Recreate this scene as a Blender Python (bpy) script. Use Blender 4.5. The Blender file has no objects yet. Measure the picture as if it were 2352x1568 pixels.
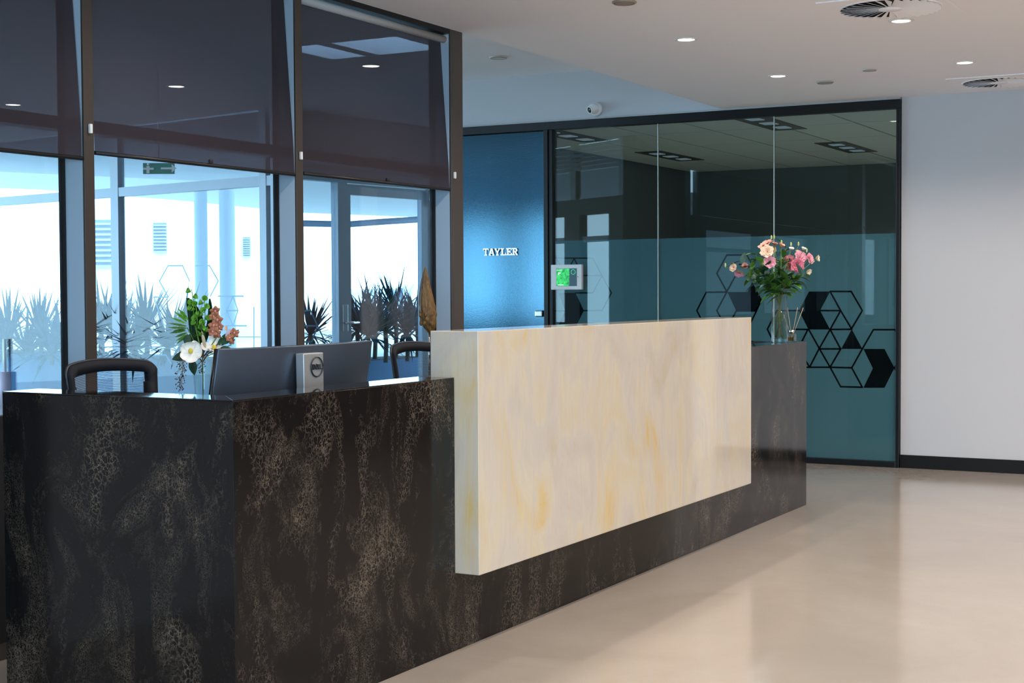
import bpy, bmesh, math, random
from mathutils import Vector, Matrix
random.seed(7)
S = bpy.context.scene
COL = S.collection
R = math.radians
# ------------------------------------------------------------------ camera, sky, lights, exposure
CH = 1.35
FPX, YAW, PITCH, ROLL = 3445.29, R(28.55919), R(-1.914735), R(-0.2762)
Fv = Vector((math.cos(YAW)*math.cos(PITCH), math.sin(YAW)*math.cos(PITCH), math.sin(PITCH)))
Rv = Vector((math.sin(YAW), -math.cos(YAW), 0)); Uv = Rv.cross(Fv)
_c, _s = math.cos(ROLL), math.sin(ROLL)
Rv, Uv = Rv*_c + Uv*_s, Uv*_c - Rv*_s
cam_d = bpy.data.cameras.new('camera'); cam = bpy.data.objects.new('camera', cam_d); COL.objects.link(cam)
cam_d.sensor_width = 36; cam_d.lens = FPX/2352*36; cam_d.clip_start = .05; cam_d.clip_end = 300
mw = Matrix((Rv, Uv, -Fv)).transposed().to_4x4(); mw.translation = Vector((0, 0, CH)); cam.matrix_world = mw
S.camera = cam
S.view_settings.view_transform = 'Standard'; S.view_settings.look = 'None'
S.view_settings.exposure = 0.30; S.view_settings.gamma = 1; S.view_settings.use_curve_mapping = False
S.cycles.max_bounces = 10; S.cycles.transparent_max_bounces = 24; S.cycles.diffuse_bounces = 4
S.cycles.caustics_reflective = False; S.cycles.caustics_refractive = False
S.cycles.sample_clamp_indirect = 6
W = bpy.data.worlds.new('sky'); S.world = W; W.use_nodes = True
bg = W.node_tree.nodes['Background']; bg.inputs['Color'].default_value = (.47, .79, 1.0, 1); bg.inputs['Strength'].default_value = 6.0

GX, CZ, WY, LZ = 11.367, 2.796, 4.268, 3.19      # back wall plane, ceiling, window wall plane, lobby ceiling
def lamp(name, x, y, z, power, color=(1, .87, .76), size=150):
    d = bpy.data.lights.new(name, 'SPOT'); d.energy = power; d.color = color; d.spot_size = R(size); d.spot_blend = .5
    d.shadow_soft_size = .032
    o = bpy.data.objects.new(name, d); COL.objects.link(o); o.location = (x, y, z); return o
LX = [-.35, 1.34, 3.04, 4.73, 6.42, 8.13, 9.825]
for ix, x in enumerate(LX):
    for y in (3.275, 2.05, .82, -.4, -1.62, -2.84):
        if y > 3 and x < 4: continue
        lamp('downlight_lamp', x, y, CZ-.02, 36)
for x, y in ((3.4, 6.2), (5.2, 8.2), (1.6, 5.6)): lamp('lobby_lamp', x, y, LZ-.02, 20)
for x, y in ((13.2, 2.0), (13.2, 4.6), (15.4, 3.2)): lamp('office_fill', x, y, 2.70, 120, (.88, 1, .95))  # unseen fill lights added to lift the dark office; its troffers are off

# ------------------------------------------------------------------ helpers
ORG = {}
def ray(u, v): return Fv + Rv*((u-1176)/FPX) - Uv*((v-784)/FPX)
CP = Vector((0, 0, CH))
def at(u, v, ax, val):
    d = ray(u, v); return CP + d*((val-CP[ax])/d[ax])
def atd(u, v, dist): return CP + ray(u, v)*dist
def atl(u, v, p, a):                                   # on a vertical plane through p with direction a
    d = ray(u, v); n = Vector((a[1], -a[0], 0)); return CP + d*((Vector((p[0], p[1], 0))-CP).dot(n)/d.dot(n))
class MB:
    def __init__(s): s.v = []; s.f = []; s.sm = []
    def add(s, vs, fs, smooth=False):
        b = len(s.v); s.v += [Vector(p) for p in vs]
        for f in fs: s.f.append([b+i for i in f]); s.sm.append(smooth)
        return s
    def box(s, x0, x1, y0, y1, z0, z1):
        return s.add([(x0,y0,z0),(x1,y0,z0),(x1,y1,z0),(x0,y1,z0),(x0,y0,z1),(x1,y0,z1),(x1,y1,z1),(x0,y1,z1)],
                     [(3,2,1,0),(4,5,6,7),(0,1,5,4),(1,2,6,5),(2,3,7,6),(3,0,4,7)])
    def obox(s, p, ax, ay, az):                        # box from corner p with three edge vectors
        p, ax, ay, az = map(Vector, (p, ax, ay, az))
        vs = [p, p+ax, p+ax+ay, p+ay, p+az, p+ax+az, p+ax+ay+az, p+ay+az]
        return s.add(vs, [(3,2,1,0),(4,5,6,7),(0,1,5,4),(1,2,6,5),(2,3,7,6),(3,0,4,7)])
    def prism(s, pts, z0, z1):
        n = len(pts); vs = [(x,y,z0) for x,y in pts]+[(x,y,z1) for x,y in pts]
        return s.add(vs, [list(range(n))[::-1], list(range(n,2*n))]+[(i,(i+1)%n,n+(i+1)%n,n+i) for i in range(n)])
    def tube(s, pts, rad, n=8, cap=True, smooth=True):
        pts = [Vector(p) for p in pts]; m = len(pts)
        rad = rad if isinstance(rad, (list, tuple)) else [rad]*m
        vs = []; t0 = None; a = None
        for i, p in enumerate(pts):
            t = (pts[min(i+1,m-1)]-pts[max(i-1,0)]).normalized()
            if a is None:
                a = t.orthogonal().normalized()
            a = (a - t*a.dot(t)).normalized(); b = t.cross(a)
            for k in range(n):
                an = 2*math.pi*k/n; vs.append(p + (a*math.cos(an)+b*math.sin(an))*rad[i])
        fs = [(i*n+k, i*n+(k+1)%n, (i+1)*n+(k+1)%n, (i+1)*n+k) for i in range(m-1) for k in range(n)]
        s.add(vs, fs, smooth)
        if cap:
            b = len(s.v)-m*n
            s.f.append([b+k for k in range(n)][::-1]); s.sm.append(False)
            s.f.append([b+(m-1)*n+k for k in range(n)]); s.sm.append(False)
        return s
    def lathe(s, prof, c, n=32, axis=(0,0,1), smooth=True):
        c = Vector(c); z = Vector(axis).normalized(); a = z.orthogonal().normalized(); b = z.cross(a); m = len(prof)
        vs = [c + (a*math.cos(2*math.pi*k/n)+b*math.sin(2*math.pi*k/n))*r + z*h for r, h in prof for k in range(n)]
        fs = [(i*n+k, i*n+(k+1)%n, (i+1)*n+(k+1)%n, (i+1)*n+k) for i in range(m-1) for k in range(n)]
        return s.add(vs, fs, smooth)
    def grid(s, fn, nu, nv, smooth=True):
        vs = [fn(i/nu, j/nv) for j in range(nv+1) for i in range(nu+1)]
        fs = [(j*(nu+1)+i, j*(nu+1)+i+1, (j+1)*(nu+1)+i+1, (j+1)*(nu+1)+i) for j in range(nv) for i in range(nu)]
        return s.add(vs, fs, smooth)
    def ball(s, c, r, n=8, m=6, sc=(1,1,1)):
        c = Vector(c)
        vs = []
        for j in range(m+1):
            th = math.pi*j/m
            for k in range(n):
                ph = 2*math.pi*k/n
                vs.append(c + Vector((r*sc[0]*math.sin(th)*math.cos(ph), r*sc[1]*math.sin(th)*math.sin(ph), r*sc[2]*math.cos(th))))
        return s.add(vs, [(j*n+k, (j+1)*n+k, (j+1)*n+(k+1)%n, j*n+(k+1)%n) for j in range(m) for k in range(n)], True)
    def build(s, name, mat, parent=None, bevel=0, solid=0, fix=True):
        o0 = ORG.get(parent.name, Vector((0,0,0))) if parent else Vector((0,0,0))
        me = bpy.data.meshes.new(name); me.from_pydata([p-o0 for p in s.v], [], s.f); me.update()
        me.polygons.foreach_set('use_smooth', s.sm)
        if fix:
            bm = bmesh.new(); bm.from_mesh(me); bmesh.ops.remove_doubles(bm, verts=bm.verts, dist=1e-6)
            bmesh.ops.recalc_face_normals(bm, faces=bm.faces); bm.to_mesh(me); bm.free()
        if mat: me.materials.append(mat)
        o = bpy.data.objects.new(name, me); COL.objects.link(o)
        if parent: o.parent = parent; ORG[o.name] = o0
        if solid:
            md = o.modifiers.new('solid', 'SOLIDIFY'); md.thickness = solid; md.offset = 0
        if bevel:
            md = o.modifiers.new('bevel', 'BEVEL'); md.width = bevel; md.segments = 2; md.limit_method = 'ANGLE'; md.angle_limit = R(40)
        return o
def tag(o, label=None, cat=None, group=None, kind=None):
    if label: o['label'] = label
    if cat: o['category'] = cat
    if group: o['group'] = group
    if kind: o['kind'] = kind
    return o
def thing(name, loc, label, cat, group=None):
    o = bpy.data.objects.new(name, None); o.empty_display_size = .05; COL.objects.link(o); o.location = loc
    ORG[o.name] = Vector(loc); return tag(o, label, cat, group)
def struct(name, label=None):
    o = bpy.data.objects.new(name, None); o.empty_display_size = .05; COL.objects.link(o); ORG[o.name] = Vector((0,0,0))
    return tag(o, label, None, None, 'structure')
def st(o, label=None): return tag(o, label, None, None, 'structure')
def copy_tree(o, parent=None):
    c = o.copy(); COL.objects.link(c)
    if parent: c.parent = parent; c.matrix_parent_inverse = o.matrix_parent_inverse
    for ch in list(o.children): copy_tree(ch, c)
    return c
# ------------------------------------------------------------------ materials
MATS = {}
def pbr(name, col, rough=.5, metal=0, spec=.5, coat=0, emit=None, es=0, alpha=None, trans=0, ior=1.45):
    if name in MATS: return MATS[name]
    m = bpy.data.materials.new(name); m.use_nodes = True; b = m.node_tree.nodes['Principled BSDF']; MATS[name] = m
    b.inputs['Base Color'].default_value = (*col, 1); b.inputs['Roughness'].default_value = rough; b.inputs['Metallic'].default_value = metal
    b.inputs['Specular IOR Level'].default_value = spec; b.inputs['Coat Weight'].default_value = coat; b.inputs['Coat Roughness'].default_value = .03
    b.inputs['IOR'].default_value = ior; b.inputs['Transmission Weight'].default_value = trans
    if emit: b.inputs['Emission Color'].default_value = (*emit, 1); b.inputs['Emission Strength'].default_value = es
    return m
def N(m, t, **k):
    n = m.node_tree.nodes.new(t)
    for a, b in k.items():
        if a.startswith('i_'):
            n.inputs[a[2:].replace('_', ' ')].default_value = b
        else: setattr(n, a, b)
    return n
def L(m, a, b): m.node_tree.links.new(a, b)
def ramp(m, fac, stops):
    n = N(m, 'ShaderNodeValToRGB'); e = n.color_ramp.elements
    while len(e) < len(stops): e.new(.5)
    for el, (p, c) in zip(e, stops): el.position = p; el.color = (*c, 1) if len(c) == 3 else c
    L(m, fac, n.inputs['Fac']); return n
def mathn(m, op, a, b=None):
    n = N(m, 'ShaderNodeMath', operation=op)
    for i, x in enumerate((a, b)):
        if x is None: continue
        if isinstance(x, (int, float)): n.inputs[i].default_value = x
        else: L(m, x, n.inputs[i])
    return n.outputs[0]
def mixc(m, fac, a, b):
    n = N(m, 'ShaderNodeMix', data_type='RGBA')
    for k, x in ((0, fac), (6, a), (7, b)):
        if isinstance(x, (int, float)): n.inputs[k].default_value = x
        elif isinstance(x, tuple): n.inputs[k].default_value = (*x, 1)
        else: L(m, x, n.inputs[k])
    return n.outputs[2]
def mapping(m, scale=(1,1,1), loc=(0,0,0), rot=(0,0,0)):
    tc = N(m, 'ShaderNodeTexCoord'); mp = N(m, 'ShaderNodeMapping'); mp.inputs['Scale'].default_value = scale
    mp.inputs['Location'].default_value = loc; mp.inputs['Rotation'].default_value = rot
    L(m, tc.outputs['Object'], mp.inputs['Vector']); return mp.outputs['Vector']
def noise(m, vec, scale, detail=3, rough=.5, dist=0):
    n = N(m, 'ShaderNodeTexNoise'); n.inputs['Scale'].default_value = scale; n.inputs['Detail'].default_value = detail
    n.inputs['Roughness'].default_value = rough; n.inputs['Distortion'].default_value = dist
    L(m, vec, n.inputs['Vector']); return n
def bump(m, h, strength=.1, dist=.01):
    n = N(m, 'ShaderNodeBump'); n.inputs['Strength'].default_value = strength; n.inputs['Distance'].default_value = dist
    L(m, h, n.inputs['Height']); L(m, n.outputs['Normal'], m.node_tree.nodes['Principled BSDF'].inputs['Normal'])

def glass(name, tint=(1,1,1), ior=1.5):
    m = bpy.data.materials.new(name); m.use_nodes = True; nt = m.node_tree; nt.nodes.clear()
    out = N(m, 'ShaderNodeOutputMaterial'); mx = N(m, 'ShaderNodeMixShader'); lw = N(m, 'ShaderNodeLayerWeight'); f0 = ((ior-1)/(ior+1))**2
    fo = mathn(m, 'ADD', f0, mathn(m, 'MULTIPLY', 1-f0, mathn(m, 'POWER', lw.outputs['Facing'], 5)))
    tr = N(m, 'ShaderNodeBsdfTransparent'); tr.inputs['Color'].default_value = (*tint, 1)
    gl = N(m, 'ShaderNodeBsdfGlossy'); gl.inputs['Roughness'].default_value = 0
    L(m, fo, mx.inputs[0]); L(m, tr.outputs[0], mx.inputs[1]); L(m, gl.outputs[0], mx.inputs[2]); L(m, mx.outputs[0], out.inputs[0])
    MATS[name] = m; return m
def wall_paint(name, col, bs=.03):
    m = pbr(name, col, .75, spec=.25); v = mapping(m); n = noise(m, v, 220, 2); bump(m, n.outputs[0], bs, .002); return m
M_wall = wall_paint('white wall paint', (.55, .55, .58))
M_ceil = wall_paint('ceiling paint', (.93, .91, .95))
M_base = pbr('black skirting', (.005, .005, .005), .5, spec=.3)
M_frame = pbr('black aluminium', (.006, .007, .009), .35, spec=.4)
M_mull = pbr('bronze aluminium', (.085, .070, .062), .30, metal=.35)
M_fin = pbr('daylight tinted grey aluminium', (.48,.61,.76), .32, metal=.2)  # neutral grey aluminium with blue daylight mixed into the colour
M_gask = pbr('black gasket', (.01, .01, .012), .6)
M_out = pbr('grey facade aluminium', (.30, .32, .36), .4, metal=.3)
M_dark = pbr('dark facade beam', (.012, .013, .014), .5)
M_chrome = pbr('chrome', (.8, .8, .82), .12, metal=1)
M_steel = pbr('satin steel', (.55, .56, .58), .28, metal=1)
M_white = pbr('white plastic', (.82, .82, .82), .35)
M_blackp = pbr('black plastic', (.014, .014, .016), .42)
G_win = glass('window glass', (.93, .97, 1.0), 1.5)
G_part = glass('tinted partition glass', (.80, .88, .90), 1.52)
G_tint = glass('grey tinted glass', (.33,.34,.36), 1.5)
G_clear = glass('clear glass', (.96, .98, .97), 1.45)

def floor_mat():
    m = pbr('polished concrete', (.4, .35, .3), .2, spec=.5); b = m.node_tree.nodes['Principled BSDF']
    v = mapping(m); n1 = noise(m, v, .9, 6, .6, .6); n2 = noise(m, v, 9, 5, .65); n3 = noise(m, v, 260, 2)
    c = ramp(m, n1.outputs[0], [(.3, (.335, .297, .258)), (.52, (.385, .342, .30)), (.75, (.425, .38, .335))]).outputs[0]
    c = mixc(m, ramp(m, n2.outputs[0], [(.35, (0,0,0)), (.75, (.5,.5,.5))]).outputs[0], c, (.36, .315, .27))
    c = mixc(m, ramp(m, n3.outputs[0], [(.5, (0,0,0)), (.8, (.22,.22,.22))]).outputs[0], c, (.20, .18, .16))
    L(m, c, b.inputs['Base Color'])
    r = N(m, 'ShaderNodeMapRange'); r.inputs['To Min'].default_value = .07; r.inputs['To Max'].default_value = .20
    L(m, n2.outputs[0], r.inputs['Value']); L(m, r.outputs[0], b.inputs['Roughness'])
    bump(m, n1.outputs[0], .03, .02); return m
M_floor = floor_mat()
def stone_mat(nm, ro, sp):
    m = pbr(nm, (.01,.01,.01), ro, spec=sp); b = m.node_tree.nodes['Principled BSDF']
    v = mapping(m, (1, 1, .8)); dn = noise(m, v, 24, 5, .7)
    dv = N(m, 'ShaderNodeVectorMath', operation='SCALE'); sub = N(m, 'ShaderNodeVectorMath', operation='SUBTRACT')
    L(m, dn.outputs['Color'], sub.inputs[0]); sub.inputs[1].default_value = (.5,.5,.5); L(m, sub.outputs[0], dv.inputs[0]); dv.inputs['Scale'].default_value = .06
    ad = N(m, 'ShaderNodeVectorMath', operation='ADD'); L(m, v, ad.inputs[0]); L(m, dv.outputs[0], ad.inputs[1])
    def vein(scale, w):
        vo = N(m, 'ShaderNodeTexVoronoi', feature='DISTANCE_TO_EDGE'); vo.inputs['Scale'].default_value = scale; L(m, ad.outputs[0], vo.inputs['Vector'])
        return ramp(m, vo.outputs['Distance'], [(0, (1,1,1)), (w, (0,0,0))]).outputs[0]
    va, vb = vein(60, .095), vein(112, .12)
    big = noise(m, mapping(m, (1.5, 1.5, .9), (3.1, 1.7, .4)), 2.2, 5, .65, .5)
    mask = ramp(m, big.outputs[0], [(.50, (0,0,0)), (.70, (1,1,1))]).outputs[0]
    mask2 = ramp(m, noise(m, mapping(m, (1,1,.6), (7,2,1)), 3.4, 5, .7, .8).outputs[0], [(.50, (0,0,0)), (.74, (1,1,1))]).outputs[0]
    s = mathn(m, 'ADD', mathn(m, 'MULTIPLY', va, mask), mathn(m, 'MULTIPLY', vb, mathn(m, 'MULTIPLY', mask2, .75)))
    fine = noise(m, v, 130, 3, .7)
    s = mathn(m, 'MULTIPLY', s, mathn(m, 'ADD', .12, mathn(m, 'MULTIPLY', noise(m, v, 30, 3, .6).outputs[0], .95)))
    s2 = mathn(m, 'MINIMUM', s, 1.0)
    base = ramp(m, fine.outputs[0], [(.4, (.004,.004,.005)), (.62, (.0055,.0052,.006)), (.8, (.020,.018,.018))]).outputs[0]
    L(m, mixc(m, s2, base, (.30, .24, .185)), b.inputs['Base Color']); return m
M_stone = stone_mat('black veined stone', .05, .5); M_clad = stone_mat('honed black veined stone', .11, .30)
def onyx_mat():
    m = pbr('cream onyx', (.8,.7,.5), .06, spec=.5); b = m.node_tree.nodes['Principled BSDF']
    v1 = mapping(m, (1.4, 1.4, .75), (4.3, .7, 2.2)); n1 = noise(m, v1, 2.1, 5, .58, 1.3)
    n2 = noise(m, mapping(m, (9, 9, 1.1), (2,5,1)), 1.6, 6, .62, 1.6); n3 = noise(m, mapping(m, (30, 30, 3.2)), 2.0, 5, .65, .8)
    c = ramp(m, n1.outputs[0], [(.30, (.50,.43,.32)), (.43, (.535,.49,.43)), (.52, (.585,.53,.425)), (.62, (.58,.49,.34)), (.72, (.60,.44,.19))]).outputs[0]
    c = mixc(m, ramp(m, n2.outputs[0], [(.44, (0,0,0)), (.70, (.85,.85,.85))]).outputs[0], c, (.525,.485,.475))
    c = mixc(m, ramp(m, n2.outputs[0], [(.22, (.8,.8,.8)), (.40, (0,0,0))]).outputs[0], c, (.64,.53,.34))
    c = mixc(m, ramp(m, n3.outputs[0], [(.52, (0,0,0)), (.76, (.55,.55,.55))]).outputs[0], c, (.52,.43,.31))
    L(m, c, b.inputs['Base Color']); b.inputs['Subsurface Weight'].default_value = 0; return m
M_onyx = onyx_mat()
def fabric_blind():
    m = bpy.data.materials.new('screen blind fabric'); m.use_nodes = True; nt = m.node_tree; nt.nodes.clear(); MATS[m.name] = m
    out = N(m, 'ShaderNodeOutputMaterial'); mx = N(m, 'ShaderNodeMixShader'); mx2 = N(m, 'ShaderNodeMixShader')
    tr = N(m, 'ShaderNodeBsdfTransparent'); df = N(m, 'ShaderNodeBsdfDiffuse'); tl = N(m, 'ShaderNodeBsdfTranslucent')
    tr.inputs['Color'].default_value = (.9, .9, 1, 1); df.inputs['Color'].default_value = (.075, .064, .078, 1); tl.inputs['Color'].default_value = (.05, .05, .06, 1)
    v = mapping(m, (1, 1, 1)); w = noise(m, v, 420, 1)
    mx.inputs[0].default_value = .4; L(m, df.outputs[0], mx.inputs[1]); L(m, tl.outputs[0], mx.inputs[2])
    mr = N(m, 'ShaderNodeMapRange'); mr.inputs['To Min'].default_value = .83; mr.inputs['To Max'].default_value = .96; L(m, w.outputs[0], mr.inputs['Value'])
    L(m, mr.outputs[0], mx2.inputs[0]); L(m, tr.outputs[0], mx2.inputs[1]); L(m, mx.outputs[0], mx2.inputs[2]); L(m, mx2.outputs[0], out.inputs[0]); return m
M_blind = fabric_blind()
def film_mat():
    m = bpy.data.materials.new('frosted film'); m.use_nodes = True; nt = m.node_tree; nt.nodes.clear(); MATS[m.name] = m
    out = N(m, 'ShaderNodeOutputMaterial'); mx = N(m, 'ShaderNodeMixShader'); df = N(m, 'ShaderNodeBsdfDiffuse'); tl = N(m, 'ShaderNodeBsdfTranslucent')
    df.inputs['Color'].default_value = (.185, .32, .35, 1); tl.inputs['Color'].default_value = (.3, .4, .42, 1); mx.inputs[0].default_value = .3
    L(m, df.outputs[0], mx.inputs[1]); L(m, tl.outputs[0], mx.inputs[2]); L(m, mx.outputs[0], out.inputs[0]); return m
M_film = film_mat()
def door_mat():
    m = pbr('textured blue metallic door', (.055, .125, .18), .07, metal=.9); v = mapping(m)
    n = noise(m, v, 160, 3, .6); bump(m, n.outputs[0], .10, .002); return m
M_door = door_mat()

# ------------------------------------------------------------------ setting: floor, ceilings, walls
PC = (12.071, 9.189)                                   # outer corner of the terrace glazing
AA = (math.cos(R(78.4)), math.sin(R(78.4))); BB = (math.cos(R(-8.2)), math.sin(R(-8.2)))
st(MB().prism([(-6,-5),(17.5,-5),(17.5,8.41),PC,(14.0,18.6),(-6,18.6)], -.12, 0).build('floor', M_floor), 'beige polished concrete floor')
M_pave = pbr('terrace paving', (.42, .42, .40), .8)
st(MB().prism([(17.5,8.41),(46,8.41),(46,46),(14,46),(14.0,18.6),PC], -.14, -.02).build('terrace_floor', M_pave), 'pale terrace paving outside the glazing')
st(MB().box(-6, GX+.12, -5, WY, CZ, CZ+.25).build('ceiling', M_ceil), 'white plasterboard ceiling over the reception')
# lobby ceiling beyond the blinds, with a two-pane rooflight
hx0, hx1 = at(830, 130, 2, LZ).x, at(830, 92, 2, LZ).x
hy1, hy0 = at(700, 122, 2, LZ).y, at(962, 98, 2, LZ).y
bm = bmesh.new()
outer = [(-6, WY), (17.5, WY), (17.5, 8.41), PC, (14.0, 18.6), (1.0, 18.6), (2.47, 13.7), (6.3, 7.25), (1.2, 8.6), (-6, 8.6)]
inner = [(hx0, hy0), (hx1, hy0), (hx1, hy1), (hx0, hy1)]
for lp in (outer, inner):
    vs = [bm.verts.new((x, y, LZ)) for x, y in lp]
    for i in range(len(vs)): bm.edges.new((vs[i], vs[(i+1) % len(vs)]))
bmesh.ops.triangle_fill(bm, use_beauty=True, use_dissolve=False, edges=bm.edges[:])
ex_ = bmesh.ops.extrude_face_region(bm, geom=bm.faces[:]); bmesh.ops.translate(bm, vec=(0, 0, .2), verts=[v for v in ex_['geom'] if isinstance(v, bmesh.types.BMVert)])
bmesh.ops.recalc_face_normals(bm, faces=bm.faces[:])
me = bpy.data.meshes.new('ceiling_lobby'); bm.to_mesh(me); bm.free(); me.materials.append(M_ceil)
lco = bpy.data.objects.new('ceiling_lobby', me); COL.objects.link(lco); st(lco, 'raised white ceiling of the lobby')
st(MB().box(-6, GX+.12, WY, WY+.12, CZ+.25, LZ-.001).build('wall_bulkhead', M_ceil), 'bulkhead above the window wall')
hd = at(783, 110, 2, LZ).y
st(MB().box(hx0, hx1, hd-.06, hd+.06, LZ, LZ+.15).build('trim_rooflight', M_ceil), 'bar dividing the rooflight')
wb = MB().box(GX, GX+.14, 1.2, 2.838, 0, CZ)
st(wb.build('wall_back', M_wall), 'plain white wall right of the glass partition')
st(MB().box(GX, GX+.14, 1.02, 1.2, 0, CZ).build('trim_1', pbr('bright white trim', (.9,.9,.9), .4)), 'white end trim of the back wall')
st(MB().box(GX+.02, GX+.14, -5, 1.02, 0, CZ).build('wall_back_timber', pbr('brown timber wall', (.16, .115, .075), .5)), 'brown timber wall beyond the white wall')
st(MB().box(GX, GX+.14, WY, 6.98, 2.781, LZ).build('wall_header', M_wall), 'white wall above the door and the partition')
st(MB().box(GX-.012, GX, 1.2, 2.838, 0, .099).build('baseboard_back', M_base), 'black baseboard of the white wall')
wr_ = MB().box(-6, -4.5, -5.15, -5, 0, CZ+.2).box(1.0, 17.5, -5.15, -5, 0, CZ+.2).box(-4.5, 1.0, -5.15, -5, 2.55, CZ+.2).box(-4.5, 1.0, -5.15, -5, 0, .25)
st(wr_.build('wall_right', M_wall, fix=False))
w7 = struct('fill_window_right', 'added window openings on the right side, for fill daylight')  # unseen openings added to let more daylight onto the ceiling and slab
for k in range(4): MB().box(-4.5+k*1.807, -4.42+k*1.807, -5.12, -5.03, .25, 2.55).build('mullion', M_mull, w7)
wq_ = MB().box(-6.15, -6, 3.0, 8.9, 0, LZ).box(-6.15, -6, -5, -4.5, 0, LZ).box(-6.15, -6, -4.5, 3.0, 2.55, LZ).box(-6.15, -6, -4.5, 3.0, 0, .25)
st(wq_.build('wall_rear', M_wall, fix=False))
w8 = struct('fill_window_rear', 'added window openings behind the camera, for fill daylight')  # unseen rear openings, likewise added as a source of fill daylight
for k in range(5): MB().box(-6.12, -6.03, -4.5+k*1.855, -4.42+k*1.855, .25, 2.55).build('mullion', M_mull, w8)
st(MB().box(-6, 2.9, WY, WY+.15, 0, CZ+.25).build('wall_left', M_wall))
# meeting room behind the partition
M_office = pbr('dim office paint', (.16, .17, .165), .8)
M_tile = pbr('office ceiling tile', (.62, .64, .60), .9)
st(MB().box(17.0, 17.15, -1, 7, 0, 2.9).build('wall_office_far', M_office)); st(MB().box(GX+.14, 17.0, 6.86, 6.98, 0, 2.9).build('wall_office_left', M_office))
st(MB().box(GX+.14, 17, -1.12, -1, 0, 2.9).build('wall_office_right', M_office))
oc = struct('ceiling_office', 'dark tiled suspended ceiling of the office behind the glass')
OZ = 2.775
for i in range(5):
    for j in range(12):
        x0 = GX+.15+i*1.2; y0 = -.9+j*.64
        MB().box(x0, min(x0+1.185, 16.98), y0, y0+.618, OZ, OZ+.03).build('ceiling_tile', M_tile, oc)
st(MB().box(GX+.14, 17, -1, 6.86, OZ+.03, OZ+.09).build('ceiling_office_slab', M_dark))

# ------------------------------------------------------------------ glass partition with film, frame and door
w1 = struct('window_1', 'dark framed glass partition with frosted hexagon film')
Yr, Yl = 2.842, 6.86
def fr(name, y0, y1, z0, z1, x0=GX-.03, x1=GX+.06, m=M_frame, bev=.003): return MB().box(x0, x1, y0, y1, z0, z1).build(name, m, w1, bev)
fr('top_rail', Yr, Yl, 2.712, 2.780); fr('bottom_rail', Yr+.03, 5.775, 0, .045); fr('frame_stile', Yr, Yr+.030, 0, 2.712)
fr('frame_stile', 5.775, 5.812, 0, 2.712); fr('frame_stile', 5.812, 5.853, 0, 2.712, GX-.045, GX+.06); fr('frame_stile', 6.815, Yl, 0, 2.712)
st(MB().box(GX-.02, GX+.05, Yr, Yl, 2.781, 2.7955).build('trim_2', pbr('grey shadow gap', (.45,.45,.46), .6)), 'thin grey shadow gap above the partition frame')
joints = [Yr+.030, 3.837, 4.823, 5.775]
for a, b in zip(joints[:-1], joints[1:]):
    MB().box(GX, GX+.010, a+.004, b-.004, .046, 2.711).build('glass_pane', G_part, w1)
    MB().box(GX+.0125, GX+.0135, a+.004, b-.004, .046, 1.775).build('frosted_film', M_film, w1)
for y in joints[1:3]: MB().box(GX-.001, GX+.011, y-.004, y+.004, .046, 2.711).build('glass_joint', pbr('pale silicone', (.55,.62,.6), .25), w1)
M_clear_line = pbr('clear cut dark line', (.004, .006, .007), .5, spec=.1)
def c6(p): return at(1552+p[0]/3.92, 500+p[1]/3.92, 0, GX+.0115)
def c7(p): return at(1040+p[0]/4.9, 460+p[1]/4.9, 0, GX+.0115)
def hexline(pts, w=.013):
    mb = MB()
    for a, b in zip(pts[:-1], pts[1:]):
        d = (b-a).normalized(); n = Vector((0, -d.z, d.y))*w/2; x = Vector((.0004, 0, 0))
        a2, b2 = a-d*w/3, b+d*w/3
        mb.obox(a2-n, b2-a2, n*2, x)
    mb.build('clear_line', M_clear_line, w1, fix=False)
def hexfill(pts):
    x = Vector((.0004, 0, 0)); n = len(pts)
    MB().add(pts+[p+x for p in pts], [list(range(n)), list(range(n, 2*n))[::-1]]+[(i, (i+1)%n, n+(i+1)%n, n+i) for i in range(n)]).build('clear_patch', M_clear_line, w1)
for pl in [[(640,335),(460,335),(370,500),(460,665),(550,500)],[(640,335),(730,500)],[(460,668),(275,670),(190,835),(275,1000)],[(460,668),(370,835),(460,1000)],
           [(545,838),(460,1000)],[(775,735),(690,915),(640,1000)],[(545,838),(728,838)],
           [(1020,835),(910,835),(825,1003),(910,1180)],[(1110,835),(1020,835)],[(1065,1003),(1190,1005),(1140,1105),(1090,1190)],
           [(1390,663),(1580,663),(1680,835),(1580,1003)],[(1390,663),(1485,835),(1585,1003)],[(1300,835),(1485,835),(1390,1005),(1290,1180),(1205,1345)],
           [(1390,1005),(1585,1003)],[(1390,1005),(1485,1180),(1390,1345)],[(1300,1180),(1485,1180)],[(1200,1010),(1295,1180),(1390,1345),(1485,1520),(1680,1525)],
           [(1080,1345),(1205,1345),(1390,1345),(1585,1350),(1680,1180)],[(1585,1350),(1680,1525)],[(1110,1180),(1205,1345)],[(1680,1180),(1780,1007),(1975,1007),(1995,1042)],
           [(1970,1350),(1994,1312)],[(1970,1350),(1994,1392)]]:
    hexline([c6(p) for p in pl])
for pl in [[(465,668),(645,668),(690,580),(775,735),(728,838),(545,838)],[(1200,663),(1390,663),(1300,835),(1390,1005),(1195,1005),(1110,835)],
           [(1585,1003),(1680,1180),(1490,1180)],[(1690,1180),(1880,1180),(1970,1350),(1880,1530),(1690,1530),(1775,1355)]]: hexfill([c6(p) for p in pl])
for pl in [[(1150,650),(1575,650),(1680,850),(1785,1040),(1680,1240),(1475,1240)],[(1165,650),(1265,840)],[(1365,655),(1265,840)],[(1365,655),(1465,845),(1680,845),(1575,1040),(1380,1042)],[(1150,1242),(1265,1242)]]:
    hexline([c7(p) for p in pl], .011)
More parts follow.
